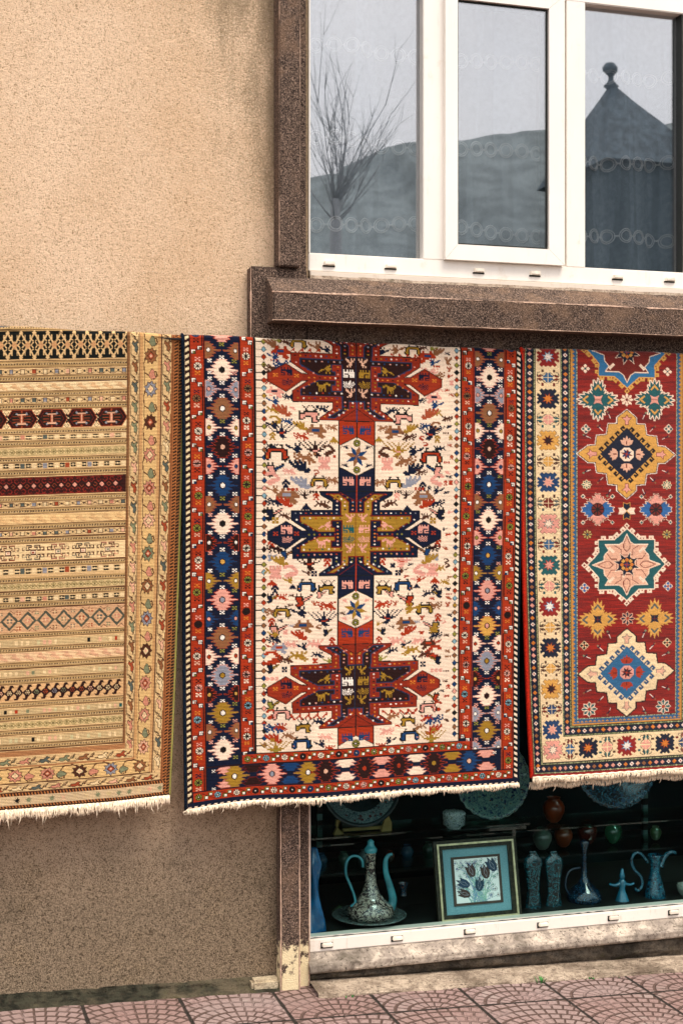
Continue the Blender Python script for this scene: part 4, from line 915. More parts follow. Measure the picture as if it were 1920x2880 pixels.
# ---------------------------------------------------------------- the right rug: red ground runner with four medallions
def rug3():
    W, H = 575, 1212
    c = Cv(0, -30, W, H, 1.3, 'dred'); rng = random.Random(9)
    HM = homog([(1468, 980), (2042, 1002), (2036, 2152), (1470, 2190)], [(0, 0), (W, 0), (W, 1210), (0, 1210)])
    p = lambda x, y: tuple(happly(HM, [(x, y)])[0])
    r = np.random.RandomState(4)     # abrash: horizontal dye streaks
    hh = c.H; rows = np.cumsum(r.normal(0, .09, hh)); rows -= np.convolve(np.pad(rows, 30, 'edge'), np.ones(61)/61, 'valid')
    t = r.normal(0, 1, (hh, c.W//30+3)); t = np.repeat(t, 30, 1)[:, :c.W]; t = (t+np.roll(t, 7, 1)+np.roll(t, 13, 1)+np.roll(t, 19, 1))/4
    m = np.clip(.42+rows[:, None]*.9+t*.35, 0, 1)[..., None].astype(np.float32)
    c.a[:] = lin('680f08')*(1-m)+lin('9c1c0a')*m
    fl, fr, fb = 149, 426, 1048
    ax = p(1760.5, 1280)[0]
    def lay(x0, x1, col, y1=None):   # a frame x0..x1 from the edge, all round
        c.rect(x0, -30, x1, H-x0, col); c.rect(W-x1, -30, W-x0, H-x0, col); c.rect(x0, H-x1, W-x0, H-x0, col)
    BO = 1210-fb                      # bottom border is this deep; side border 149
    k = 1.09
    lay(0, 8, 'red'); c.rect(0, H-26*k, W, H, '8d1c14')
    def fr_(x0, x1, col):
        c.rect(x0, -30, x1, H-12-x0*k+8, col); c.rect(W-x1, -30, W-x0, H-12-x0*k+8, col); c.rect(x0, H-12-x1*k+8, W-x0, H-12-x0*k+8, col)
    fr_(7, 149, 'navy'); fr_(7, 11, 'black'); fr_(28, 36, 'black'); fr_(36, 102, 'bone'); fr_(102, 108, 'black'); fr_(124, 130, 'black'); fr_(130, 135, 'c08a3c'); fr_(135, 138, '2a5c86'); fr_(138, 149, '2a5c86'); fr_(145.5, 149, 'black')
    b = H-12+8
    def along(x, step, fn, off=0):    # along left side, bottom, right side at distance x from the edge
        y = b-x*k; i = off; v = -20.
        while v < y-step*.3: fn(x, v, i, 0); fn(W-x, v, i, 2); v += step; i += 1
        u = x
        while u < W-x+1: fn(u, y, i, 1); u += step; i += 1
    dd = lambda col: (lambda u, v, i, s: c.dia(u, v, 1.7, 1.7, col))
    for x, col in ((9, 'c9cf9a'), (32.5, 'c9cf9a'), (105, 'b8c890'), (127, 'b8c890'), (147.3, 'c5d5b5')): along(x, 4.3, dd(col))
    cs = ['orange', 'white', 'pink', 'camel', 'orange', 'pink', 'pinkp', 'white']
    def dstrip(u, v, i, s):
        a = cs[(i*5) % 8]
        c.dia(u, v, 6.3, 6.3, a)
        if a == 'white': c.dia(u, v, 3, 3, 'red')
    along(20, 17.6, dstrip); along(116, 17.6, dstrip, 3)
    def tri(u, v, i, s):
        if s == 1: c.poly([(u-6, v-0), (u, v-6), (u+6, v)], 'c08a3c')
        elif s == 0: c.poly([(u-2, v-6), (u+5, v), (u-2, v+6)], 'c08a3c')
        else: c.poly([(u+2, v-6), (u-5, v), (u+2, v+6)], 'c08a3c')
    along(137, 12, tri)
    def fA(col, ca, cb):       # eight armed star
        O = [(6, -16), (0, -24), (-6, -16)]
        Q = [(0, -25), (7, -29), (12, -24), (17, -29), (24, -22), (17, -14), (20, -11), (28, -16), (31, -9), (25, -5), (31, 0)]
        P = Q+[(x, -y) for x, y in Q[::-1]][1:]; P = P+[(-x, y) for x, y in P[::-1]]
        c.poly([(x*.98, y*.98) for x, y in P], col, 'umber' if col in ('yel', 'pink') else None, 1)
        star8(c, 0, 0, 17, cb, cb, 1); star8(c, 0, 0, 13, ca, ca, 1)
    def fB(col, ca):           # crab blossom
        for sx in (1, -1):
            for sy in (1, -1):
                c.line([(sx*8, sy*4), (sx*20, sy*9), (sx*29, sy*3), (sx*27, sy*14), (sx*22, sy*16)], 2, 'umber' if sy > 0 else 'black')
                c.poly([(sx*13, sy*5), (sx*21, sy*1), (sx*30, sy*2), (sx*22, sy*8)], ca)
                c.rect(min(sx*12, sx*18), min(sy*15, sy*23), max(sx*12, sx*18), max(sy*15, sy*23), ca if sy > 0 else 'umber')
                c.poly([(sx*1, sy*1), (sx*1, sy*14), (sx*6, sy*13), (sx*8, sy*8), (sx*14, sy*6), (sx*13, sy*1)], col)
                c.line([(sx*4, sy*15), (sx*9, sy*13), (sx*15, sy*7)], 1.5, 'black')
    AA = [('8d1c14', 'white', '2f86ac'), ('navy', 'orange', 'dred'), ('yel', 'brown', 'dred'), ('blue', 'pink', 'pinkp'), ('pink', 'cream', 'teal'), ('teal', 'pink', 'red')]
    BB = [('2a5c86', 'dred'), ('pink', 'teal'), ('yel', 'umber'), ('dred', 'slate'), ('blue', 'dred')]
    def flw(u, v, i, s):
        c.push(u, v, 1.02 if s != 1 else 1, 1, 0 if s != 1 else math.pi/2)
        if i % 2 == 0: fA(*AA[(i//2) % 6])
        else: fB(*BB[(i//2) % 5])
        c.pop()
    x = 69; y = b-x*k; n = int((y+10)//58.5)
    for i in range(n+2):
        v = y-58.5*i
        for u in (x, W-x):
            c.push(u, v, 1.02, 1)
            if i == 0: fA(*AA[4])
            elif i % 2: fA(*AA[(3-(i-1)//2) % 6])
            else: fB(*BB[[4, 2, 2, 1, 0, 3, 2, 1, 0, 1, 2][(i//2-1) % 11]])
            c.pop()
    m = 7; st = (W-2*x)/ (m+1)
    for i in range(1, m+1):
        c.push(x+st*i, y, 1, 1, math.pi/2)
        if i % 2 == 0: fA(*AA[[1, 0, 1][(i//2-1) % 3]])
        else: fB(*BB[[0, 1, 1, 4][(i//2) % 4]])
        c.pop()
    # ------- motifs of the field
    def snow(x, y, col, edge, ch, cc, R=56):
        u, v = p(x, y); P = []; n = 4*14
        for i in range(n):
            a = 2*math.pi*i/n; q = abs(math.cos(2*a)); rr = R*(.46+.42*q**1.4)*(1.16 if i % 2 == 0 else .86)
            P.append((u+rr*math.cos(a), v+rr*math.sin(a)*1.04))
        if edge: c.line(P+[P[0]], 5.5, edge)
        c.poly(P, col)
        for i in range(4):
            c.push(u, v, 1, 1, math.pi/2*i)
            c.line([(-9, -R*.52), (0, -R*.72), (9, -R*.52)], 5, ch); c.pop()
        c.poly([(u-13, v-13), (u-4, v-9), (u+4, v-9), (u+13, v-13), (u+9, v-4), (u+9, v+4), (u+13, v+13), (u+4, v+9), (u-4, v+9), (u-13, v+13), (u-9, v+4), (u-9, v-4)], cc)
        c.line([(u-10, v), (u+10, v)], 1.3, 'dred'); c.line([(u, v-10), (u, v+10)], 1.3, 'dred')
    def flor(x, y, col, cc, R=13, n=4, edge=None):
        u, v = p(x, y)
        for i in range(n):
            a = 2*math.pi*i/n-math.pi/2; w = math.pi/n*.75
            Q = [(u, v), (u+R*.75*math.cos(a-w), v+R*.75*math.sin(a-w)), (u+R*math.cos(a), v+R*math.sin(a)), (u+R*.75*math.cos(a+w), v+R*.75*math.sin(a+w))]
            c.poly(Q, col, edge, 1.6)
        c.disc(u, v, R*.22, R*.22, cc)
    def latch(c, L, n, col, s):
        """n hooks along +x edge of length L; hooks point to -y"""
        for i in range(n):
            x = (i+.5)*L/n; w = L/n
            c.fill([[(x-w*.2, 2), (x-w*.2, -s*.62), (x+w*.42, -s*.62), (x+w*.42, -s*.1), (x+w*.12, -s*.1), (x+w*.12, -s*.35), (x+w*.02, -s*.35), (x+w*.02, 2)]], col)
    def dmed(x, y, col, oc, oc2, ic, hk, oct_, st, fl4):
        u, v = p(x, y); k = 1/3.2
        q = [(0, 395), (83, 325), (83, 270), (163, 265), (178, 170), (268, 160), (280, 75), (348, 70), (438, 0)]
        P = q+[(a, -b2) for a, b2 in q[::-1]][1:]; P = P+[(-a, b2) for a, b2 in P[::-1]][1:-1]
        P = [(u+a*k*.99, v+b2*k*1.02) for a, b2 in P]
        c.line(P+[P[0]], 7, oc); c.line(P+[P[0]], 3.6, oc2); c.poly(P, col)
        D = 74
        for i in range(4):
            c.push(u, v, 1, 1.02, math.pi/2*i+math.pi/4); L = D*1.414
            c.push(-L/2, -D*.707); latch(c, L, 5, hk, 20); c.pop(); c.pop()
        c.dia(u, v, D, D*1.03, ic)
        c.disc(u, v, 21, 21, oct_); star8(c, u, v, 17, st[0], st[1]); c.disc(u, v, 3, 3, 'red')
        for i in range(4):
            c.push(u, v, 1, 1, math.pi/2*i)
            c.poly([(0, -53), (4, -44), (9, -47), (10, -40), (18, -40), (14, -30), (7, -26), (-7, -26), (-14, -30), (-18, -40), (-10, -40), (-9, -47), (-4, -44)], fl4)
            c.rect(-1.5, -38, 1.5, -28, 'dred')
            c.poly([(0, -112), (5, -104), (14, -104), (5, -96), (5, -84), (-5, -84), (-5, -96), (-14, -104), (-5, -104)], 'pink' if col != 'bone' else 'pinkp', 'dred' if col != 'bone' else 'slate', 1.4)
            c.pop()
            for ang in (.42, .78, 1.15):
                a = math.pi/2*i+ang; rr = 108+(26*abs(math.cos(2*a)))
                X, Y = u+rr*math.cos(a), v+rr*math.sin(a)
                c.line([(u+(rr-15)*math.cos(a), v+(rr-15)*math.sin(a)), (X, Y)], 1.6, 'white'); c.line([(X-5, Y+1), (X, Y), (X+3, Y-6)], 3, 'navy'); c.dia(X+6*math.cos(a), Y+6*math.sin(a), 3.5, 3.5, 'camel' if rng.random() < .5 else 'sage')
    def smed(x, y, band, outl, inn, hookc):
        u, v = p(x, y)
        q = [(0, -102), (35, -70), (78, -70), (77, -36), (108, 0)]
        P = q+[(a, -b2) for a, b2 in q[::-1]][1:]; P = P+[(-a, b2) for a, b2 in P[::-1]][1:-1]
        P = [(u+a, v+b2) for a, b2 in P]
        n = len(P)
        for i in range(n):
            a, d = np.array(P[i]), np.array(P[(i+1) % n]); L = math.hypot(*(d-a)); ang = math.atan2(*(d-a)[::-1])
            c.push(a[0], a[1], 1, 1, ang); latch(c, L, max(1, round(L/22)), hookc, 20); c.pop()
        for a, b2 in ((0, -112), (0, 112), (118, 0), (-118, 0)): c.dia(u+a, v+b2, 8, 8, hookc); c.dia(u+a, v+b2, 3.5, 3.5, 'dred')
        c.line(P+[P[0]], 6.5, outl); c.poly(P, band)
        g = [(0, -88), (10, -66), (22, -58), (60, -58), (50, -42), (62, -28), (64, -12), (96, 0)]
        G = g+[(a, -b2) for a, b2 in g[::-1]][1:]; G = G+[(-a, b2) for a, b2 in G[::-1]][1:-1]
        G = [(u+a, v+b2) for a, b2 in G]
        c.poly(G, inn, 'cream' if inn != 'dred' else 'cream', 2.4)
        for i in range(4):
            c.push(u, v, 1, .95, math.pi/2*i)
            c.line([(-34, -58), (-16, -46), (-16, -30), (16, -30), (16, -46), (34, -58)], 1.8, 'dred'); c.line([(0, -86), (-9, -62), (-9, -50), (0, -40), (9, -50), (9, -62), (0, -86)], 1.8, 'dred')
            c.line([(-50, -50), (-38, -38)], 5, outl if inn != 'dred' else 'cream'); c.line([(50, -50), (38, -38)], 5, outl if inn != 'dred' else 'cream'); c.pop()
        star8(c, u, v, 40, 'cream', 'cream'); star8(c, u, v, 36, 'navy', 'navy'); c.disc(u, v, 24, 24, 'navy')
        for i in range(8):
            a = math.pi/4*i; c.dia(u+14*math.cos(a), v+14*math.sin(a), 6, 6, 'yel' if i % 2 else 'orange')
        star8(c, u, v, 9, 'blue', 'red')
    def bdm(x, y):
        u, v = p(x, y)
        for s in (1, -1):
            P = [(0, 0)]; n = 7
            Q = [(0, 48)]
            for i in range(n):
                a = 48*(1-i/n); Q.append(((48-a)*1.0+5, a)); Q.append(((48-a)*1.0+1, a-4))
            Q.append((50, 0)); 
            pink = [(a2*.62, 46*s*(1-0)-0) for a2 in ()]
        for q, (cc_, ec) in enumerate((('2a63a0', 'cream'), ('pink', 'umber'))):
            T = []
            for i in range(4*12):
                a = 2*math.pi*i/48; mm = abs(math.cos(a))+abs(math.sin(a)); rr = 46/mm*(1.12 if i % 2 else .9)
                T.append((rr*math.cos(a), rr*math.sin(a)))
            if q == 0: c.line([(u+a, v+b2) for a, b2 in T+[T[0]]], 3, ec); c.poly([(u+a, v+b2) for a, b2 in T], cc_)
            else:
                for s in (1, -1):
                    U = [(a, b2) for a, b2 in T if b2*s > abs(a)*.9]
                    if s > 0: U.sort(key=lambda t: math.atan2(t[1], t[0]))
                    else: U.sort(key=lambda t: math.atan2(t[1], t[0]))
                    c.poly([(u, v)]+[(u+a, v+b2) for a, b2 in U], 'pink', 'umber', 1.2)
        rosette(c, u, v, 19, 'dred', 'black', 8, '1a0808')
        for sx in (1, -1):
            for sy in (1, -1):
                c.line([(u+sx*27, v+sy*27), (u+sx*38, v+sy*34)], 1.5, 'cream'); c.dia(u+sx*41, v+sy*37, 7, 7, 'cream'); c.dia(u+sx*41, v+sy*37, 4.4, 4.4, 'teal')
    # half medallion at the fold
    smed(1761, 990, '2c6f9e', 'yel', 'dred', 'yel')
    for x in (1680, 1838): snow(x, 1125, 'teal', 'cream', 'yel', 'pink')
    for x, y in ((1644, 1037), (1874, 1046)): flor(x, y, 'cream', 'teal', 13)
    flor(1760, 1125, 'cream', 'dred', 19, 8)
    for x in (1646, 1877): flor(x, 1207, 'teal', 'cream', 13, 4, 'cream')
    dmed(1760, 1278, 'yel', 'white', 'navy', 'navy', '1a0a08', 'cream', ('blue', 'dred'), 'pinkp')
    for x, y in ((1648, 1363), (1872, 1364)): flor(x, y, 'teal', 'cream', 14, 8, 'bone')
    bdm(1679, 1433); bdm(1842, 1433)
    for i in range(4):
        u, v = p(1760, 1437); c.push(u, v, 1, 1, math.pi/2*i); c.poly([(0, 0), (-10, -11), (-9, -24), (0, -20), (9, -24), (10, -11)], 'navy' if i % 2 == 0 else 'cream', 'yel' if i % 2 == 0 else None, 1.4); c.pop()
    for x in (1650, 1872): flor(x, 1503, 'c2b469', 'teal', 15, 8, 'dred')
    smed(1760, 1588, 'teal', 'cream', 'pinkp', 'cream')
    for x, y in ((1642, 1653), (1875, 1648)): flor(x, y, '2a63a0', 'red', 14, 4, 'cream')
    for x, y in ((1679, 1742), (1838, 1739)): snow(x, y, 'yel', None, 'slate', 'navy', 57)
    flor(1762, 1739, 'navy', 'red', 20, 8, 'pinkp')
    for x, y in ((1641, 1815), (1873, 1807)): flor(x, y, 'black', 'red', 13, 4, 'bone')
    dmed(1760, 1891, 'bone', 'brown', 'brown', '2a6590', '2a5077', 'pink', ('navy', 'dred'), 'red')
    for x, y in ((1655, 1994), (1862, 1986)): flor(x, y, 'teal', 'red', 22, 8, 'cream')
    c.speckle(r, .1, .06)
    return c, HM, (W, H)
# ================================================================ the three rugs
def m_weave(name, pile):
    k = M(name, .95, .08); a = nd(k.nt, 'ShaderNodeVertexColor', layer_name='dye'); c = E(a.outputs['Color'])
    n = k.noise(500, 2, .6, (1, 1, 1.6)); n2 = k.noise(6, 4, .6, (1, 1, 1), 3)
    dk = nd(k.nt, 'ShaderNodeMixRGB', blend_type='MULTIPLY'); dk.inputs['Fac'].default_value = 1; k.nt.links.new(c.s, dk.inputs['Color1'])
    v = k.mix(n.step(.3, .7), (.72, .72, .72), (1.1, 1.1, 1.1)); k.nt.links.new(v.s, dk.inputs['Color2'])
    hs = nd(k.nt, 'ShaderNodeMixRGB', blend_type='MULTIPLY'); hs.inputs['Fac'].default_value = 1; k.nt.links.new(dk.outputs[0], hs.inputs['Color1']); v2 = k.mix(n2.step(.3, .7), (.90, .90, .90), (1.04, 1.03, 1.0)); k.nt.links.new(v2.s, hs.inputs['Color2'])
    k.base(E(hs.outputs[0])); k.b.inputs['Sheen Weight'].default_value = .15 if pile else .05; k.b.inputs['Sheen Roughness'].default_value = .6
    row = E.m('SINE', k.z*(2*math.pi/.0042)); k.bump(row*(.25 if pile else .5)+n*1.2, .0018 if pile else .0012, .8); return k.m
MWF, MWP = m_weave('flat_woven_wool', False), m_weave('knotted_wool_pile', True)
MFR = simple('cotton_fringe', 'e4d0b4', .9, .1, var=.2, sc=120); MBK = simple('rug_back', '4a3a2c', .95, .1, var=.3, sc=60, bump=.002)
RF = .011
def hang_rug(spec, fn, mat_):
    cv, HM, dims = fn(); inv = np.linalg.inv(HM)
    if len(dims) == 3: U0, U1, V1 = dims[0], dims[1], dims[2]; V0 = -45
    else: U0, U1, V1 = 0, dims[0], dims[1]; V0 = -30
    f = 1 if cv.k < 1.28 else 1
    col = cv.a
    st = spec['step']; nu, nv = int((U1-U0)/st), int((V1-V0)/st)
    jj = np.clip(((np.arange(nv)+.5)*st*cv.k).astype(int), 0, cv.H-1); ii = np.clip(((np.arange(nu)+.5)*st*cv.k).astype(int), 0, cv.W-1)
    C = col[jj][:, ii]*np.array(spec.get('tone', (1, 1, 1)), np.float32)
    bl = lambda a, ax: (np.roll(a, 1, ax)+2*a+np.roll(a, -1, ax))/4
    fx, fy, gx, gy = spec['fold']; F0, F1 = at(fx, fy, spec['Y']), at(gx, gy, spec['Y'])
    def pos(u, v, dy=0.0):
        u = np.asarray(u, float); v = np.asarray(v, float); sh = np.broadcast(u, v).shape; u = np.broadcast_to(u, sh); v = np.broadcast_to(v, sh)
        q = happly(inv, np.stack([u.ravel(), v.ravel()], 1)).reshape(sh+(2,)); px, py = q[..., 0], q[..., 1]
        vn_ = np.clip(v/V1, 0, 1.1); un = (u-U0)/(U1-U0); Yc = spec['Y']+spec['lean']*vn_+spec['wave'](un, vn_, u, v)
        px = px+spec['dx'](un, vn_, u); py = py+spec['dy'](un, vn_, px)
        P = atn(px, py, Yc)
        zf = F0.z+(P[..., 0]-F0.x)/(F1.x-F0.x)*(F1.z-F0.z)-RF+.0015*np.sin(P[..., 0]*23+spec['Y']*300)
        d = P[..., 2]-zf; a = np.clip(d/RF, 0, math.pi); over = d > 0
        y2 = spec['Y']+RF*(1-np.cos(a)); z2 = zf+RF*np.sin(a)-np.maximum(d-RF*math.pi, 0)
        P[..., 1] = np.where(over, y2, P[..., 1]); P[..., 2] = np.where(over, z2, P[..., 2])
        P[..., 1] += dy; return P
    us = U0+np.linspace(0, U1-U0, nu); vs = V0+np.linspace(0, V1-V0, nv); UU, VV = np.meshgrid(us, vs)
    base = Vector(pos((U0+U1)/2, V1).tolist())
    R = thing('hanging_rug', spec['label'], 'rug', base, 'rugs hung over the wall pole')
    P = pos(UU, VV)
    lum = C.mean(-1); P[..., 1] -= .0006*(lum > .25)*(1 if spec['pile'] else .4)
    big_grid('woven_face', P, mat_, R, C)
    ub, vb = np.linspace(U0+2, U1-2, 46), np.linspace(-2, V1-2, 60); UB, VB = np.meshgrid(ub, vb)
    big_grid('backing', pos(UB, VB, .010), MBK, R)
    vl = np.linspace(-4, V1, 150)
    for u_, m_, r_ in spec['edge']:
        Q = pos(np.full(150, u_), vl, .004); MB().tube(Q.tolist(), r_, 7).build('selvedge', m_, R, True)
    rng = random.Random(spec['seed'])
    for (y_off, v_off, n, L, wd, jit, knots) in spec['fringe']:
        fb = MB(); n_ = n
        for i in range(n_):
            u_ = spec['fu'][0]+(spec['fu'][1]-spec['fu'][0])*(i+rng.random()*.6)/n_; p = Vector(pos(u_, V1+v_off).tolist()); p.y += y_off+rng.uniform(-.002, .002)
            ln = L*rng.uniform(1-jit, 1+jit*.6)*(1.7 if rng.random() < jit*.12 else 1)+.004*math.sin(u_*.06); sw = rng.gauss(0, .16)
            c_ = rng.gauss(0, .004)
            pts = [p+Vector((sw*ln*t+c_*math.sin(t*3), -.003*math.sin(t*2.5)-rng.random()*.001, -ln*t)) for t in (-.1, .35, .7, 1)]
            fb.tube(pts, [wd, wd*1.05, wd*.9, wd*.35], 4)
        fo_ = fb.build('fringe', MFR if not spec.get('fm') else spec['fm'], R, True)
        kn = MB(); uu = np.linspace(spec['fu'][0], spec['fu'][1], 200); Q = pos(uu, np.full(200, V1+v_off-1), y_off); Q[:, 2] += .0008*np.sin(uu*1.9)
        kn.tube(Q.tolist(), .0032 if knots else .0022, 6); kn.build('heading', fo_.data.materials[0], fo_, True)
    return R
z0f = lambda *a: 0.0
EDG = {}
M1 = simple('olive_binding', '8f8a45', .9, .1); M2 = simple('navy_binding', '0c1622', .95, .1, var=.8, sc=300); M3 = simple('red_binding', 'a8200f', .9, .1, var=.35, sc=200)
rug_a = hang_rug(dict(label='tan striped rug with narrow woven bands and a hooked border, leftmost on the wall', Y=-.085, lean=-.02, tone=(.93, .84, .75), step=1.7, pile=False, seed=1,
    fold=(0, 915, 510, 940),
    wave=lambda un, vn_, u, v: .016*np.clip((u-440)/72, 0, 1)**1.6+.007*np.sin(u*.016+.8+vn_)*vn_+.0025*np.sin(u*.045+vn_*2)+.004*np.clip(vn_-.6, 0, 1)*np.sin(u*.03),
    dx=lambda un, vn_, u: np.where(u > 300, (u-300)/212*(-26*np.clip(vn_-.15, 0, 1)**1.6+9*(1-vn_)), 0.0),
    dy=lambda un, vn_, px: np.clip(vn_-.8, 0, 1)*5*(10*np.clip((px-430)/80, 0, 1)**2*0-np.clip((px-330)/180, 0, 1)*6),
    edge=[(513, M1, .0032), (-401, M1, .0032)], fu=(-400, 512), fringe=[(0, 0, 760, .026, .0018, .25, False)]), rug1, MWF)
rug_b = hang_rug(dict(label='cream kilim full of small animals with three star medallions, in the middle', Y=-.088, lean=-.028, tone=(.93, .90, .88), step=1.62, pile=False, seed=2,
    fold=(515, 938, 1463, 984),
    wave=lambda un, vn_, u, v: .013*np.sin(u*.0085+1.4)*vn_**1.3+.0035*np.sin(u*.023+vn_*2.2)*(.3+vn_)+.008*np.clip(1-u/60, 0, 1)**2*vn_+.004*np.clip(vn_-.75, 0, 1)*4*np.sin(u*.03),
    dx=lambda un, vn_, u: 0.0*u+1.6*np.sin(vn_*7),
    dy=lambda un, vn_, px: np.clip((vn_-.75)/.25, 0, 1)**2*(-10*np.exp(-((px-700)/130)**2)-4*np.exp(-((px-1150)/160)**2)+3*np.exp(-((px-520)/40)**2))+np.clip(1-vn_/.25, 0, 1)*0,
    edge=[(-4, M2, .0052), (943, M2, .0048)], fu=(-4, 944), fringe=[(0, 0, 760, .014, .0016, .35, False)]), rug2, MWF)
rug_c = hang_rug(dict(label='deep red runner with gold and cream medallions and a flowered border, rightmost', Y=-.092, lean=-.02, tone=(.98, .90, .86), step=1.55, pile=True, seed=3,
    fold=(1468, 977, 1920, 992),
    wave=lambda un, vn_, u, v: .010*np.sin(u*.012)*vn_+.020*np.clip(1-u/75, 0, 1)**1.7*(.25+vn_)+.002*np.sin(u*.03+vn_*4),
    dx=lambda un, vn_, u: np.clip(1-u/170, 0, 1)**1.1*(34*np.clip(vn_-.1, 0, 1)**2.2),
    dy=lambda un, vn_, px: np.clip((vn_-.85)/.15, 0, 1)*(-4*np.clip(1-(px-1500)/120, 0, 1)),
    edge=[(-2, M3, .0058), (577, M3, .0058)], fu=(0, 575), fringe=[(-.001, 0, 420, .017, .0015, .10, True), (.026, 20, 420, .018, .0015, .12, True)]), rug3, MWP)
# the hind half of the right rug, hanging longer
F = MB()
pl = thing('hanging_pole', 'thin steel pole inside the top folds of the rugs, mostly hidden', 'pole', at(960, 960, -.078))
Pa, Pb = at(-400, 900, -.076), at(2150, 1003, -.081)
MB().tube([Pa, at(515, 944, -.077)+Vector((0, 0, -.008)), at(1463, 989, -.080)+Vector((0, 0, -.008)), Pb], .0065, 10).build('rod', simple('steel', '55585a', .4, .5, .8), pl, True)
bk = MB()
for x_ in (Pa.x+.05, Pb.x-.05):
    bk = MB(); bk.box(x_-.01, x_+.01, -.08, -.001, 1.9 if 0 else (Pa.z if x_ < 0 else Pb.z)-.016, (Pa.z if x_ < 0 else Pb.z)-.005)
    bk.build('bracket', D.materials['steel'], pl)
# ================================================================ ceramics behind the shop glass
ZFL = .172
def m_painted(name, ground, cols, sc=60, rough=.12, thr=.5):
    k = M(name, rough, .6); v = k.vor(sc, 'F1'); v2 = k.vor(sc*1.7, 'F1', (1, 1, 1.2)); n = k.noise(sc*.8, 3, .6, dist=2.2); w_ = k.noise(sc*.5, 3, .6, off=5, dist=3)
    c = k.mix((n.step(.46, .5)*n.step(.56, .52)), ground, cols[0]); c = k.mix(v.step(.34, .28)*w_.step(.44, .48), c, cols[1]); c = k.mix(v2.step(.25, .2)*w_.step(.52, .48), c, cols[2 % len(cols)])
    k.base(c); k.b.inputs['Coat Weight'].default_value = .4; return k.m
def m_glaze(name, col, rough=.12, var=.35, sc=20):
    k = M(name, rough, .6); n = k.noise(sc, 4, .6); a = lin(col); k.base(k.mix(n.step(.3, .7), a*(1-var), a*(1+var*.6))); k.b.inputs['Coat Weight'].default_value = .5; k.bump(k.noise(sc*3, 3), .001, .4); return k.m
G_BLUE, G_TEAL, G_TURQ = m_glaze('deep_blue_glaze', '155a8c'), m_glaze('teal_glaze', '1a5f6c'), m_glaze('turquoise_glaze', '388c98', .25)
P_BODY = m_painted('painted_tulips_dark', '33282a', ['bfb3a0', 'a89c8c', '40605c'], 48)
P_PLATE = m_painted('painted_floral_plate', '5f8278', ['24405a', '142848', '4c2020'], 46)
P_BAND = m_painted('painted_band', '6c8486', ['24404a', '4c2224', '182c34'], 60)
P_BLUEPL = m_painted('blue_leaf_plate', '0c1f2a', ['336478', '1c4260', '427c8c'], 40)
def solid_of(prof, t=.004):      # give a profile an inner wall
    return prof+[(max(r-t, .0005), z-(0 if i else .0)) for i, (r, z) in enumerate(prof[::-1])]
def floorY(px, py): # depth at which the display board appears at this pixel
    a = (px-960)/FPX; t = FPX*(EYE-ZFL)/(py-1415); return t*(cs-sn*a)-DIST
from mathutils import Matrix
# ---- ewer on its saucer
Ye = .150; e = at(1042, 2600, Ye); sc_ = 1.0
u_ = (Ye+DIST)/FPX/cs         # metres per pixel there
def zpx(py, px=1042, Y=Ye): return Z_(px, py, Y)
pl_ = thing('saucer_plate', 'wide shallow plate under the tall painted ewer', 'plate', (e.x, Ye, ZFL))
MB().lathe([(.002, .004), (.05, .004), (.09, .010), (.122, .019), (.124, .021), (.121, .022), (.088, .014), (.05, .008), (.002, .008)], (e.x-.005, Ye, ZFL), 48).build('dish', m_painted('plate_dark_floral', '5c6c68', ['24343a', '2a2420', '7a8a80'], 50), pl_, True)
ew = thing('painted_ewer', 'tall painted ewer with turquoise handle and spout, on a wide plate', 'ewer', (e.x, Ye, ZFL+.008))
ex = e.x
def pr(L): return [(r*u_, zpx(y)) for r, y in L]
def lz(L, t=0): return [(r, z) for r, z in L]
body = pr([(33, 2603), (36, 2598), (30, 2590), (60, 2578), (66, 2565), (63, 2550), (40, 2530), (25, 2508), (17, 2485), (14, 2455), (12, 2440), (14, 2430), (13, 2420), (15, 2400), (16, 2396)])
MB().lathe(body, (ex, Ye, 0), 40).build('body', P_BODY, ew, True)
MB().lathe(pr([(16.5, 2397), (18, 2394), (18, 2386), (14, 2382), (10, 2376), (9, 2370), (10, 2366), (4, 2362), (1, 2360)]), (ex, Ye, 0), 24).build('lid', G_TURQ, ew, True)
W3 = lambda px, py, dy=0: at(px, py, Ye+dy)
hp = [(1020, 2438), (1018, 2420), (1004, 2408), (985, 2410), (973, 2430), (973, 2460), (985, 2490), (996, 2520), (998, 2540), (986, 2550)]
def smooth(P, n=4):
    P = [Vector(p) for p in P]; out = []
    for i in range(len(P)-1):
        p0, p1, p2, p3 = P[max(i-1, 0)], P[i], P[i+1], P[min(i+2, len(P)-1)]
        for k in range(n):
            t = k/n; out.append(.5*((2*p1)+(p2-p0)*t+(2*p0-5*p1+4*p2-p3)*t*t+(3*p1-p0-3*p2+p3)*t**3))
    out.append(P[-1]); return out
MB().tube(smooth([W3(*p) for p in hp]), .0046, 8).build('handle', G_TURQ, ew, True)
P = smooth([W3(*p) for p in ((1096, 2556), (1104, 2535), (1101, 2510), (1092, 2480), (1084, 2450), (1084, 2420), (1092, 2406), (1102, 2402))]); n = len(P)
MB().tube(P, [.012*(1-i/n)+.0042 for i in range(n)], 10).build('spout', G_TURQ, ew, True)
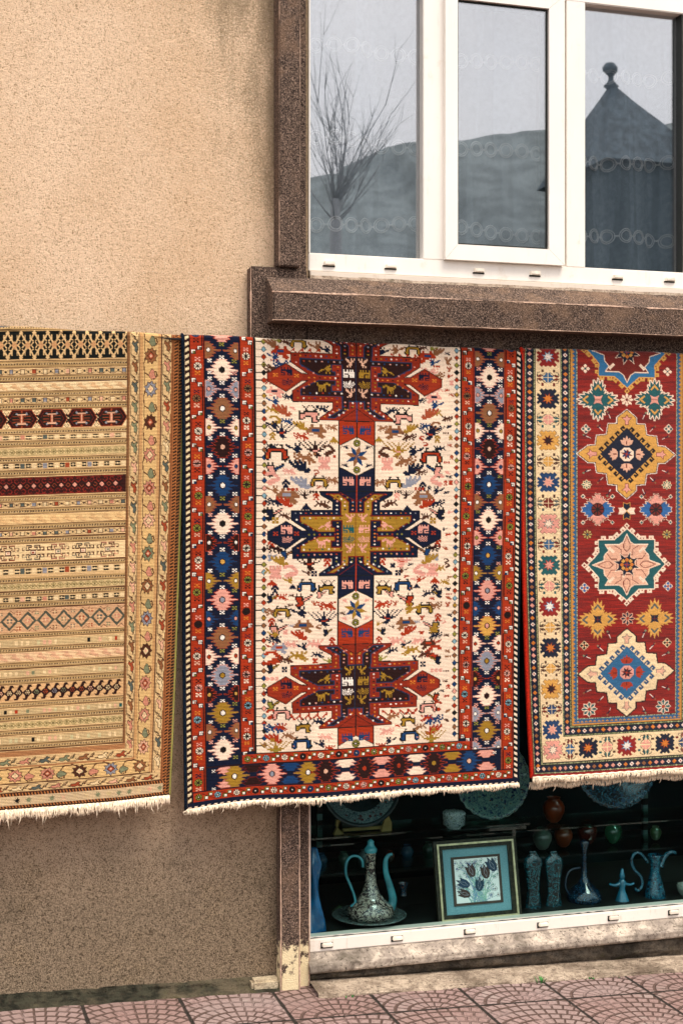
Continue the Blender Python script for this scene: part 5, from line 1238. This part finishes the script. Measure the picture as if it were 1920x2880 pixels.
# ---- framed tile picture, leaning
fp = at(1347, 2592, .075); Yt = .075
TL, TR, BR, BL = at(1211, 2368, .125), at(1440, 2353, .125), at(1463, 2580, .070), at(1230, 2602, .070)
ux = (BR-BL).normalized(); wdt = (BR-BL).length; up = (TL-BL); up = (up-ux*up.dot(ux)).normalized(); hgt = (TL-BL).length; nrm = ux.cross(up)
if nrm.y > 0: nrm = -nrm
tp = thing('framed_tile_picture', 'tile painting of dark tulips in a gilt frame with turquoise mount, leaning on the glass', 'picture', tuple(BL.lerp(BR, .5)))
Lp = lambda a, b, d=0: BL+ux*(a*wdt)+up*(b*hgt)+nrm*d
def frame_ring(o, i_, d0, d1, name, m_, par=None):
    mb = MB(); A = [(o, o), (1-o, o), (1-o, 1-o), (o, 1-o)]; Bq = [(i_, i_), (1-i_, i_), (1-i_, 1-i_), (i_, 1-i_)]
    V = [Lp(a, b, d) for d in (d0, d1) for R_ in (A, Bq) for a, b in R_]; F = []
    for k in range(4):
        j = (k+1) % 4; F += [(k, j, 4+j, 4+k), (8+k, 8+j, 12+j, 12+k), (k, j, 8+j, 8+k), (4+k, 4+j, 12+j, 12+k)]
    return mb.add(V, F).build(name, m_, par or tp)
MGOLD = simple('gilt', 'e4cfa4', .3, .6, .6, .2, 60); MGD = simple('dark_gilt', '2a2619', .5, .4, .3, .6, 120)
fo1 = frame_ring(.0, .035, 0, .014, 'frame', MGD); frame_ring(.036, .058, 0, .018, 'gilt_bead', MGOLD, fo1); frame_ring(.0585, .105, 0, .012, 'inner_moulding', MGD, fo1)
k = M('turquoise_mount', .9, .2); n_ = k.noise(500, 2); k.base(k.mix(n_.step(.3, .7), '66909a', '7fa8b0')); MB().add([Lp(.1, .1, .005), Lp(.9, .1, .005), Lp(.9, .9, .005), Lp(.1, .9, .005)], [(0, 1, 2, 3)]).build('mount', k.m, tp)
frame_ring(.205, .235, .005, .009, 'tile_edge', simple('brown_edge', '4a3c34', .6), tp)
def tile_art():
    c = Cv(0, 0, 200, 200, 1.1, 'f2efec'); r = random.Random(4)
    for i in range(80):
        x0, y0 = r.uniform(60, 140), 200; x1, y1 = r.uniform(5, 195), r.uniform(10, 180); col = r.choice(['7fae9c', '6f9cb0', '9cc0a8', '8a8fb8'])
        mx_, my_ = (x0+x1)/2+r.uniform(-30, 30), y1+40*r.random(); c.line([((1-t)**2*x0+2*t*(1-t)*mx_+t*t*x1, (1-t)**2*y0+2*t*(1-t)*my_+t*t*y1) for t in np.linspace(0, 1, 9)], 1.8, col)
        for q in range(4): a = r.uniform(0, 6.3); c.line([(x1+9*math.cos(a+t), y1+9*math.sin(a+t)) for t in (0, .6, 1.2, 1.8)], 1.2, '4a4a5c')
        c.disc(x1, y1, 4.5, 4.5, r.choice(['3a5a8c', '4a2c2c', '2f7c6c', '3a5a8c']), 7); c.disc(x1, y1, 1.8, 1.8, 'e6e2dc', 6)
    def tulip(x, y, s, a, col):
        c.push(x, y, s, s, a); c.poly([(0, -30), (5, -14), (13, -22), (14, 2), (8, 16), (0, 20), (-8, 16), (-14, 2), (-13, -22), (-5, -14)], col, '20242c', 1.2); c.line([(0, -20), (-5, 0), (0, 14), (5, 0), (0, -20)], 1.5, '8a8a94'); c.pop()
    for x, y, s, a, col in ((75, 58, 1, -.35, '4a2f28'), (140, 70, 1, -.15, '4a2f28'), (172, 40, 1.05, -.5, '223850'), (40, 112, .95, -1.1, '223c58'), (108, 125, .95, .1, '1f3b50'), (40, 158, .9, -1.2, '4a2f28')): tulip(x, y, s*1.4, a, col)
    return c
ta = tile_art(); nn = 160; A_, B_ = np.meshgrid(np.linspace(.235, .765, nn), np.linspace(.765, .235, nn)); o3 = np.array([*BL]); P = o3+A_[..., None]*wdt*np.array([*ux])+B_[..., None]*hgt*np.array([*up])+np.array([*nrm])*.008
kt = M('glazed_tile_painting', .35, .4); va = nd(kt.nt, 'ShaderNodeVertexColor', layer_name='dye'); kt.base(E(va.outputs['Color']))
ia = np.linspace(0, ta.W-1, nn).astype(int); ja = np.linspace(0, ta.H-1, nn).astype(int); big_grid('painted_tile', P, kt.m, tp, ta.a[ja][:, ia])
MB().add([Lp(0, 0, -.001), Lp(1, 0, -.001), Lp(1, 1, -.001), Lp(0, 1, -.001)], [(0, 1, 2, 3)]).build('back_board', MGD, tp)
# ---- vases and figurines
def vase(name, label, cat, px, py, Y, L, m_, group=None, n=32, base=None, ripple=None, part='body', sq=1.0):
    p = at(px, py, Y); o = thing(name, label, cat, (p.x, Y, p.z), group); k_ = (Y+DIST)/FPX/cs
    MB().lathe([(r*k_, Z_(px, y, Y)) for r, y in L], (p.x, Y, 0), n, ripple=ripple, sq=sq).build(part, m_, o, True); return o, p, k_
# twisted blue vase at the left jamb
p = at(884, 2618, .10); o = thing('twisted_blue_vase', 'tall twisted vase in bright blue glaze, beside the brown pillar', 'vase', (p.x, .10, ZFL)); n = 40; prof = [(.030, 2634), (.034, 2615), (.031, 2585), (.024, 2550), (.016, 2510), (.013, 2480), (.019, 2450), (.021, 2430), (.014, 2405), (.010, 2385)]
V = []
PZ = [(r, Z_(884, y, .10)) for r, y in prof]; PZ = [(PZ[i][0]*(1-t)+PZ[i+1][0]*t, PZ[i][1]*(1-t)+PZ[i+1][1]*t) for i in range(len(PZ)-1) for t in (0, .33, .66)]+[PZ[-1]]
for i, (r, z) in enumerate(PZ):
    for k_ in range(n): a = 2*math.pi*k_/n; rr = r*(1+.16*math.cos(3*a+i*.35)); V.append((p.x+rr*math.cos(a), .10+rr*math.sin(a), z))
MB().add(V, [tuple(map(int, f)) for f in [(i*n+k_, i*n+(k_+1) % n, (i+1)*n+(k_+1) % n, (i+1)*n+k_) for i in range(len(PZ)-1) for k_ in range(n)]]).build('body', G_BLUE, o, True)
# small dark bottle behind the ewer, green bird-like dish, items on the board
vase('small_bottle', 'small dark patterned bottle with flared neck, behind the ewer spout', 'bottle', 1134, 2572, .40, [(8, 2572), (26, 2562), (27, 2548), (20, 2532), (10, 2518), (7, 2505), (12, 2490), (15, 2484)], m_painted('dark_bottle', '2c3a44', ['54708a', '8a5a54', '1c2630'], 80))
vase('small_green_dish', 'small mossy green covered dish in the shadows, left of the ewer', 'dish', 954, 2583, .28, [(22, 2585), (26, 2576), (22, 2564), (12, 2554), (4, 2548), (1, 2546)], m_glaze('moss_glaze', '4c6c4a', .3, .5))
# jars: shelf heights
Y2 = .62
jar = [(12, 0), (22, -8), (34, -34), (35, -48), (28, -62), (20, -68), (19, -74), (22, -76)]
def J(s, base): return [(r*s, base+z*s) for r, z in jar]
GR = 'round jars on the glass shelves'
for nm, lab, px, py, s, m_ in (('round_jar', 'orange glazed round jar, highest on the shelves', 1556, 2312, .92, m_glaze('orange_glaze', '84340f', .3)),
    ('round_jar', 'pale crackled grey-green round jar, left of the brown one', 1524, 2389, .80, m_glaze('celadon_glaze', '64786a', .3)), ('round_jar', 'brown orange round jar between the pale jar and the dark red one', 1583, 2381, .78, m_glaze('rust_glaze', '7c3818', .3)),
    ('round_jar', 'dark red round jar with a small highlight, left of the green jar', 1650, 2374, .86, m_glaze('oxblood_glaze', '4a180f', .2)), ('round_jar', 'green glazed round jar, just left of the slotted upright', 1722, 2373, .80, m_glaze('green_glaze', '1f5438', .2)),
    ('round_jar', 'dim small green jar, right of the slotted upright', 1842, 2362, .50, m_glaze('olive_glaze', '3f5a38', .3))):
    vase(nm, lab, 'jar', px, py, Y2, J(s, py), m_, GR)
sh = thing('glass_shelving', 'glass shelves on slotted metal uprights at the back of the shop window', 'shelves', (X_(1500, Y2), Y2, ZFL))
for py in (2312, 2385):
    z = Z_(1556 if py == 2312 else 1600, py+1, Y2); MB().box(X_(870, Y2-.1), XR+.2, Y2-.09, Y2+.12, z-.006, z, .001).build('shelf', GSHELF, sh)
z = Z_(1040, 2335, .30); MB().box(XL+.01, X_(1470, .30), .24, .42, z-.006, z, .001).build('shelf', GSHELF, sh)
k = M('slotted_zinc', .4, .5, .6); k.base(k.mix((k.z*20).f().step(.50, .53), '101414', '5d7a78')); MST = k.m
for px in (1815, 2110, 900):
    mb = MB(); x = X_(px, .74); mb.box(x-.010, x+.010, .742, .76, .18, 1.6)
    mb.build('upright', MST, sh)
# big plates on edge
def plate(name, label, px, py, Y, r, mrim, mband, mcen, scal=0, tilt=12, group=None):
    c_ = at(px, py, Y); o = thing(name, label, 'plate', (c_.x, Y, c_.z-r), group); R_ = Matrix.Rotation(math.radians(90-tilt), 3, 'X')
    n = 96
    MB().lathe([(r*.5, .004), (r*.62, .008), (r*.93, .018), (r, .022), (r*1.0, .019), (r*.6, .0), (.001, 0)], c_, n, R_, (.028, scal) if scal else None).build('rim', mrim, o, True)
    if mband: MB().lathe([(r*.63, .0095), (r*.90, .0182)], c_, n, R_).build('band', mband, o, True)
    MB().lathe([(.001, .0035), (r*.5, .0035), (r*.6, .008)], c_, n, R_).build('well', mcen, o, True)
    return o, c_
GP = 'large plates standing on edge'
o, c_ = plate('display_plate', 'dark plate with a pale floral band on a small easel, above the ewer', 1010, 2208, .31, .142, simple('dark_teal_glaze', '12262a', .15, .5), P_BAND, simple('dark_teal_well', '16282c', .2, .5), 0, 14, GP)
es = thing('plate_easel', 'small yellow wooden easel feet under the dark plate', 'easel', (c_.x, .32, c_.z-.15))
ME = simple('yellow_wood', '8a7440', .6)
zs_ = Z_(1040, 2335, .30)
for s in (-1, 1):
    x = c_.x+s*.085; MB().prism([(x-.016*s*-1*0-.018, zs_), (x+.018, zs_), (x+.014*s+.004, zs_+.028), (x+.008*s, zs_+.05), (x-.006*s, zs_+.045)], .27, .285).build('foot', ME, es)
MB().box(c_.x-.085, c_.x+.085, .29, .298, zs_+.004, zs_+.014, .001).build('crossbar', ME, es)
plate('display_plate', 'scalloped pale green floral plate below the gap between middle and red rug', 1378, 2190, .26, .138, P_PLATE, None, P_PLATE, 26, 10, GP)
plate('display_plate', 'scalloped dark blue plate with leaf pattern, below the red rug', 1722, 2145, .36, .165, P_BLUEPL, P_BLUEPL, P_BLUEPL, 34, 12, GP)
o, p, k_ = vase('lidded_bowl', 'small straight sided flowered bowl, left of the scalloped green plate', 'bowl', 1276, 2328, .26, [(20, 2329), (22, 2324), (32, 2318), (33, 2290), (34, 2286), (32, 2282), (24, 2278), (4, 2276)], m_painted('bowl_floral', 'b4c4be', ['2c5070', '30563c', '5c2626'], 110))
st2 = thing('clear_riser', 'clear acrylic riser block under the small bowl and green plate', 'riser', at(1378, 2340, .27)); q0 = Z_(1276, 2330, .26)
MB().box(X_(1240, .27), X_(1465, .27), .23, .34, q0-.012, q0-.001, .001).build('top', GSHELF, st2); MB().box(X_(1330, .27), X_(1340, .27), .24, .33, ZFL, q0-.013, .001).box(X_(1430, .27), X_(1440, .27), .24, .33, ZFL, q0-.013, .001).build('leg', GSHELF, st2)
# pair of carved teal vases, dark decanter, dervish figurine, jug, cream bowl
for px, lab, s in ((1498, 'tall carved teal vase right beside the framed tile picture', 1), (1556, 'tall carved teal vase, second one right of the framed tile picture', -1)):
    vase('carved_teal_vase', lab, 'vase', px, 2572, .13, [(30, 2574), (31, 2568), (24, 2540), (19, 2510), (20, 2480), (25, 2450), (29, 2430), (27, 2415), (16, 2404), (10, 2400), (13, 2396)], m_painted('carved_teal', '0a252c', ['1c5c66', '061418', '2a7480'], 40, .1), 'tall carved teal vases', sq=.55)
o, p, k_ = vase('deep_blue_decanter', 'deep blue decanter with a long thin neck, between the teal vases and the dancer', 'decanter', 1642, 2555, .16, [(26, 2556), (30, 2551), (50, 2532), (52, 2520), (40, 2500), (18, 2482), (10, 2466), (7, 2440), (6, 2405), (9, 2385), (14, 2372), (15, 2368), (12, 2364)], m_painted('midnight_floral', '061420', ['123a54', '050c14', '2a6480'], 60, .06))
MB().tube(smooth([at(1630, 2440, .16), at(1600, 2450, .16), at(1588, 2490, .16), at(1602, 2520, .16)]), .0035, 7).build('handle', m_glaze('midnight_glaze', '0f3044', .06), o, True)
o, p, k_ = vase('dancer_figurine', 'small turquoise whirling dancer figurine with outstretched arms', 'figurine', 1748, 2556, .12, [(32, 2557), (30, 2553), (20, 2530), (11, 2508), (8, 2498), (11, 2488), (12, 2480), (8, 2474), (4, 2470)], m_glaze('dancer_glaze', '1a6a84', .08), ripple=None, part='robe')
MB().tube(smooth([at(1712, 2486, .12), at(1728, 2490, .12), at(1748, 2484, .12), at(1768, 2488, .12), at(1782, 2484, .12)]), [.003, .004, .004, .005, .006, .007, .008, .007, .006, .005, .005, .005, .004, .004, .004, .004, .003], 8).build('arms', D.materials['dancer_glaze'], o, True)
MB().lathe([(.0005, Z_(1748, 2474, .12)), (.008, Z_(1748, 2470, .12)), (.010, Z_(1748, 2464, .12)), (.008, Z_(1748, 2457, .12)), (.0065, Z_(1748, 2454, .12)), (.005, Z_(1748, 2444, .12)), (.0005, Z_(1748, 2442, .12))], (p.x, .12, 0), 16).build('head', D.materials['dancer_glaze'], o, True)
JG = m_painted('jug_blue', '0c3a4e', ['1f6c80', '081e2c', '30889a'], 60, .1)
o, p, k_ = vase('blue_jug', 'blue glazed jug with curled handle and open spout, near the right edge', 'jug', 1840, 2545, .13, [(24, 2546), (27, 2540), (33, 2525), (30, 2505), (22, 2480), (15, 2455), (13, 2435), (17, 2415), (22, 2405), (20, 2403)], JG)
MB().tube(smooth([at(1820, 2425, .13), at(1802, 2402, .13), at(1784, 2400, .13), at(1774, 2420, .13), at(1782, 2445, .13), at(1800, 2465, .13), at(1804, 2490, .13), at(1792, 2505, .13), at(1784, 2498, .13)]), .0052, 8).build('handle', JG, o, True)
P = smooth([at(1855, 2440, .13), at(1862, 2420, .13), at(1872, 2404, .13), at(1888, 2396, .13), at(1900, 2400, .13)]); MB().tube(P, [.010-.005*i/len(P) for i in range(len(P))], 8).build('spout', JG, o, True)
vase('cream_rimmed_bowl', 'pale rimmed bowl at the far right end of the shop window', 'bowl', 1935, 2530, .12, [(16, 2531), (18, 2527), (34, 2505), (36, 2488), (33, 2488), (30, 2500), (4, 2515)], m_glaze('cream_glaze', '8a9488', .2))
for i, (px, py, Y, s) in enumerate(((1468, 2500, .30, .6), (1575, 2512, .34, .45), (1580, 2510, .36, .4))):
    pass
# more stock, dim at the back of the window
rb = random.Random(11); stock = [m_glaze('stock_glaze_%s' % n_, c__, .2) for n_, c__ in (('blue', '1f4c66'), ('green', '35594a'), ('grey', '55686a'), ('rust', '5c3220'))]
labs = ['dim glazed pot at the back of the lower shelf', ]
for i in range(9):
    px = 905+i*62+rb.uniform(-10, 10); s = rb.uniform(.4, .62)
    vase('stock_pot', 'dim glazed pot in the shaded row behind the ewer', 'pot', px, 2440+rb.uniform(-3, 3)-i*5, .70, J(s, 2440-i*5), stock[i % 4], 'shaded pots behind the ewer')
rs = thing('rear_shelf', 'dark wooden shelf holding the shaded row of pots', 'shelf', (X_(1150, .70), .7, Z_(1150, 2425, .70)))
V = []
MB().box(X_(880, .70), X_(1470, .70), .64, .78, Z_(905, 2441, .70)-.022, Z_(905, 2441, .70)-.001, .002).build('board', simple('shelf_wood', '2a2a24', .6), rs)
# ================================================================ paving, street and what the panes mirror
k = M('fan_paving', .88, .2)
TS = .29; a = (k.x*1.0+.082)/TS; b = (k.y+.02)/TS; fa, fb_ = a.f(), b.f()
ed = E.m('MINIMUM', E.m('MINIMUM', fa, 1-fa), E.m('MINIMUM', fb_, 1-fb_))
wob = k.noise(18, 3)*.02
dx_ = fa-.5; dy_ = fb_+.06; r = E.m('SQRT', dx_*dx_+dy_*dy_); ring = r*7.2; ri = ring.fl(); an = E.m('ARCTAN2', dy_, dx_)
seg = an*(ri*.62+1.1)*1.6+ri*.5; rf = ring.f(); sf = seg.f()
jr = E.m('MINIMUM', rf, 1-rf).step(.06, .17); js = E.m('MINIMUM', sf, 1-sf); js = (js*1.0).step(.04, .13)
jt = (ed+wob).step(.020, .034)
stone = jr*js; f = k.noise(120, 4, .65); big = k.noise(3, 5, .6); rnd = k.noise(1.3, 2, off=4)
wn = nd(k.nt, 'ShaderNodeTexWhiteNoise', noise_dimensions='2D'); cb = nd(k.nt, 'ShaderNodeCombineXYZ'); k.nt.links.new(a.fl().s, cb.inputs[0]); k.nt.links.new(b.fl().s, cb.inputs[1]); k.nt.links.new(cb.outputs[0], wn.inputs['Vector'])
c = k.mix(f.step(.36, .62), '745e58', '98807a'); c = k.mix(big.step(.42, .62)*.7, c, '8e7c76'); c = k.mix(E(wn.outputs['Value'])*.45, c, '78584e')
c = k.mix(k.noise(9, 5, .6, off=9).step(.58, .70)*.6, c, '988a82')
c = k.mix(E.m('MAXIMUM', stone, k.noise(7, 4, .6, off=15).step(.50, .62)*.75), '544139', c); c = k.mix(jt, '2c2620', c)
c = k.mix(k.noise(14, 5, .7, off=7).step(.57, .68)*.55, c, '5c4c44')
k.base(c); k.bump(stone*.9+jt*.9+f*.35, .006, 1)
MPAV = k.m
XS = np.linspace(-8, 12, 161); YS = np.linspace(-7, .05, 60); XX, YY = np.meshgrid(XS, YS)
o = big_grid('pavement', np.stack([XX, YY, zg(XX)+.0015*(fbm(XX*3, YY*3, 2)-.5)], -1), MPAV, None, smooth=False); o['kind'] = 'structure'
o = MB().add([(-60, -90, -3.9+1.0*0), (60, -90, -3.9), (60, -7.02, -2.1-.02), (-60, -7.02, 1.7)], [(0, 1, 2, 3)])
V = [(-300, -600, -.2), (300, -600, -.2), (300, 60, -.2), (-300, 60, -.2)]
MB().add([(x, y, -.40) for x, y, z in V], [(0, 1, 2, 3)]).build('ground', simple('far_ground', '4a5250', .95, .1), None)['kind'] = 'structure'
# weeds in the joint of the apron
MG = simple('weed_green', '3c6a34', .8, .2, var=.5, sc=90)
for i, (px, py, n, h) in enumerate(((1518, 2768, 16, .03), (982, 2792, 7, .012), (927, 2794, 5, .008), (1660, 2757, 8, .014), (1740, 2752, 6, .01))):
    p = at(px, py, -.155); p.z = zg(p.x); rg_ = random.Random(i); mb = MB()
    for j in range(n):
        a_ = rg_.uniform(0, 6.28); l = h*rg_.uniform(.6, 1.2); w_ = .0022; d = Vector((math.cos(a_)*.6, math.sin(a_)*.6, 1)).normalized(); s_ = Vector((-math.sin(a_), math.cos(a_), 0))*w_
        q = p+Vector((rg_.uniform(-.012, .012), rg_.uniform(-.008, .008), -.002)); m_ = q+d*l*.5; t_ = q+d*l+Vector((0, 0, -.2*l)); mb.add([q-s_*.4, q+s_*.4, m_+s_, t_, m_-s_], [(0, 1, 2, 3, 4)])
    o = mb.build('weed_tuft', MG)
    props(o, ['largest green weed tuft, at the foot of the concrete apron', 'small weed in the paving joint close to the brown pillar, right one of two', 'tiniest weed in the paving joint close to the brown pillar, left one of two', 'low weed right of the largest tuft', 'far right low weed in the apron joint'][i], 'weed', 'weeds in the paving joint')
# ---- mirrored in the panes: a turret with a ball finial, a long hill, a bare tree (they stand behind the camera)
def mir(px, py, Yv): p = at(px, py, Yv); return Vector((p.x, -Yv+.06, p.z))
Yv = 45.; tb = MB(); Cc = mir(1700, 500, Yv); ze = Cc.z; hw = 1.55
tw = thing('tiled_turret', 'square turret with a steep pyramid roof and a ball finial, mirrored in the right-hand pane', 'building', (Cc.x, Cc.y, 0))
ap_ = mir(1716, 236, Yv); hwx = abs(mir(1905, 500, Yv).x-ap_.x); hl = abs(ap_.x-mir(1598, 500, Yv).x)
Q = [(ap_.x-hl, Cc.y-hwx), (ap_.x+hwx, Cc.y-hwx), (ap_.x+hwx, Cc.y+hwx), (ap_.x-hl, Cc.y+hwx)]
tb.add([(x, y, ze) for x, y in Q]+[(ap_.x, Cc.y, ap_.z)], [(0, 1, 4), (1, 2, 4), (2, 3, 4), (3, 0, 4), (3, 2, 1, 0)]); tb.build('roof', simple('roof_slate', '46525a', .8, .2, var=.3, sc=3), tw)
MB().box(Q[0][0]+.4, Q[1][0]-.4, Cc.y-hwx+.4, Cc.y+hwx-.4, -.4, ze-.02).build('wall', simple('turret_wall', '4a565c', .9, .1), tw)
MB().lathe([(.14, ap_.z-.3), (.30, ap_.z-.15), (.12, ap_.z+.05), (.10, ap_.z+.25), (.16, ap_.z+.32), (.30, ap_.z+.48), (.31, ap_.z+.62), (.18, ap_.z+.8), (.01, ap_.z+.85)], (ap_.x, Cc.y, 0), 20).build('finial', D.materials['roof_slate'], tw, True)
Yh = 110.; pts = [(300, 620), (600, 560), (820, 545), (905, 535), (935, 515), (950, 468), (1050, 456), (1180, 446), (1290, 424), (1400, 404), (1460, 390), (1540, 385), (1650, 400), (1800, 398), (1860, 386), (1920, 372), (2100, 340), (2500, 330), (3200, 420)]
L = [mir(px, py, Yh) for px, py in pts]; V = []; xs_ = np.linspace(L[0].x, L[-1].x, 160); zt_ = np.interp(xs_, [p.x for p in L], [p.z for p in L])
rows = [(0, 1.0), (12, .96), (35, .6), (52, -.02)]
V = [(x+q*1.0*0, L[0].y+yy, max(-.5, z*fz)+(fbm(x*.3, yy*.2)-.5)*(.9 if fz > 0 else 0)) for yy, fz in [(-40, .5)]+rows for x, z, q in zip(xs_, zt_, xs_)]
MB().add(V, [tuple(map(int, f)) for f in grid_faces(160, 5)]).build('hillside', simple('hill_scrub', '6c7476', .95, .05, var=.18, sc=.5), None, True)['kind'] = 'structure'
Yt_ = 30.; rt = random.Random(5); tr_ = thing('bare_tree', 'leafless tree with upswept thin branches, mirrored in the left pane', 'tree', tuple(mir(950, 1415, Yt_)[:2])+(-.4,))
tk, br = MB(), MB(); b0_ = mir(945, 560, Yt_); g0_ = Vector((b0_.x, b0_.y, -.4)); tk.tube([g0_, b0_.lerp(g0_, .5), b0_], [.2, .15, .12], 10)
def limb(p, d, l, r_, dep):
    P = [p]; q = p.copy()
    for i in range(4): q = q+d*l/4; d = (d+Vector((rt.gauss(0, .07), rt.gauss(0, .07), .06))).normalized(); P.append(q.copy())
    br.tube(P, [r_, r_*.8, r_*.65, r_*.5, r_*.32], 5)
    if dep:
        for i in range(4 if dep > 1 else 3): s_ = rt.choice(P[1:]); limb(s_, (d+Vector((rt.gauss(0, .38), rt.gauss(0, .38), rt.uniform(-.1, .25)))).normalized(), l*rt.uniform(.45, .75), r_*.5, dep-1)
for i in range(22): a_ = rt.uniform(0, 6.28); e_ = rt.uniform(.1, 1.0); limb(b0_-Vector((0, 0, rt.random()*.8)), Vector((math.cos(a_)*e_, math.sin(a_)*e_, 1)).normalized(), rt.uniform(1.3, 3.0), .024, 2)
MK = simple('bark', '86888a', .9, .1); tk.build('trunk', MK, tr_, True); br.build('branches', MK, tr_, True)
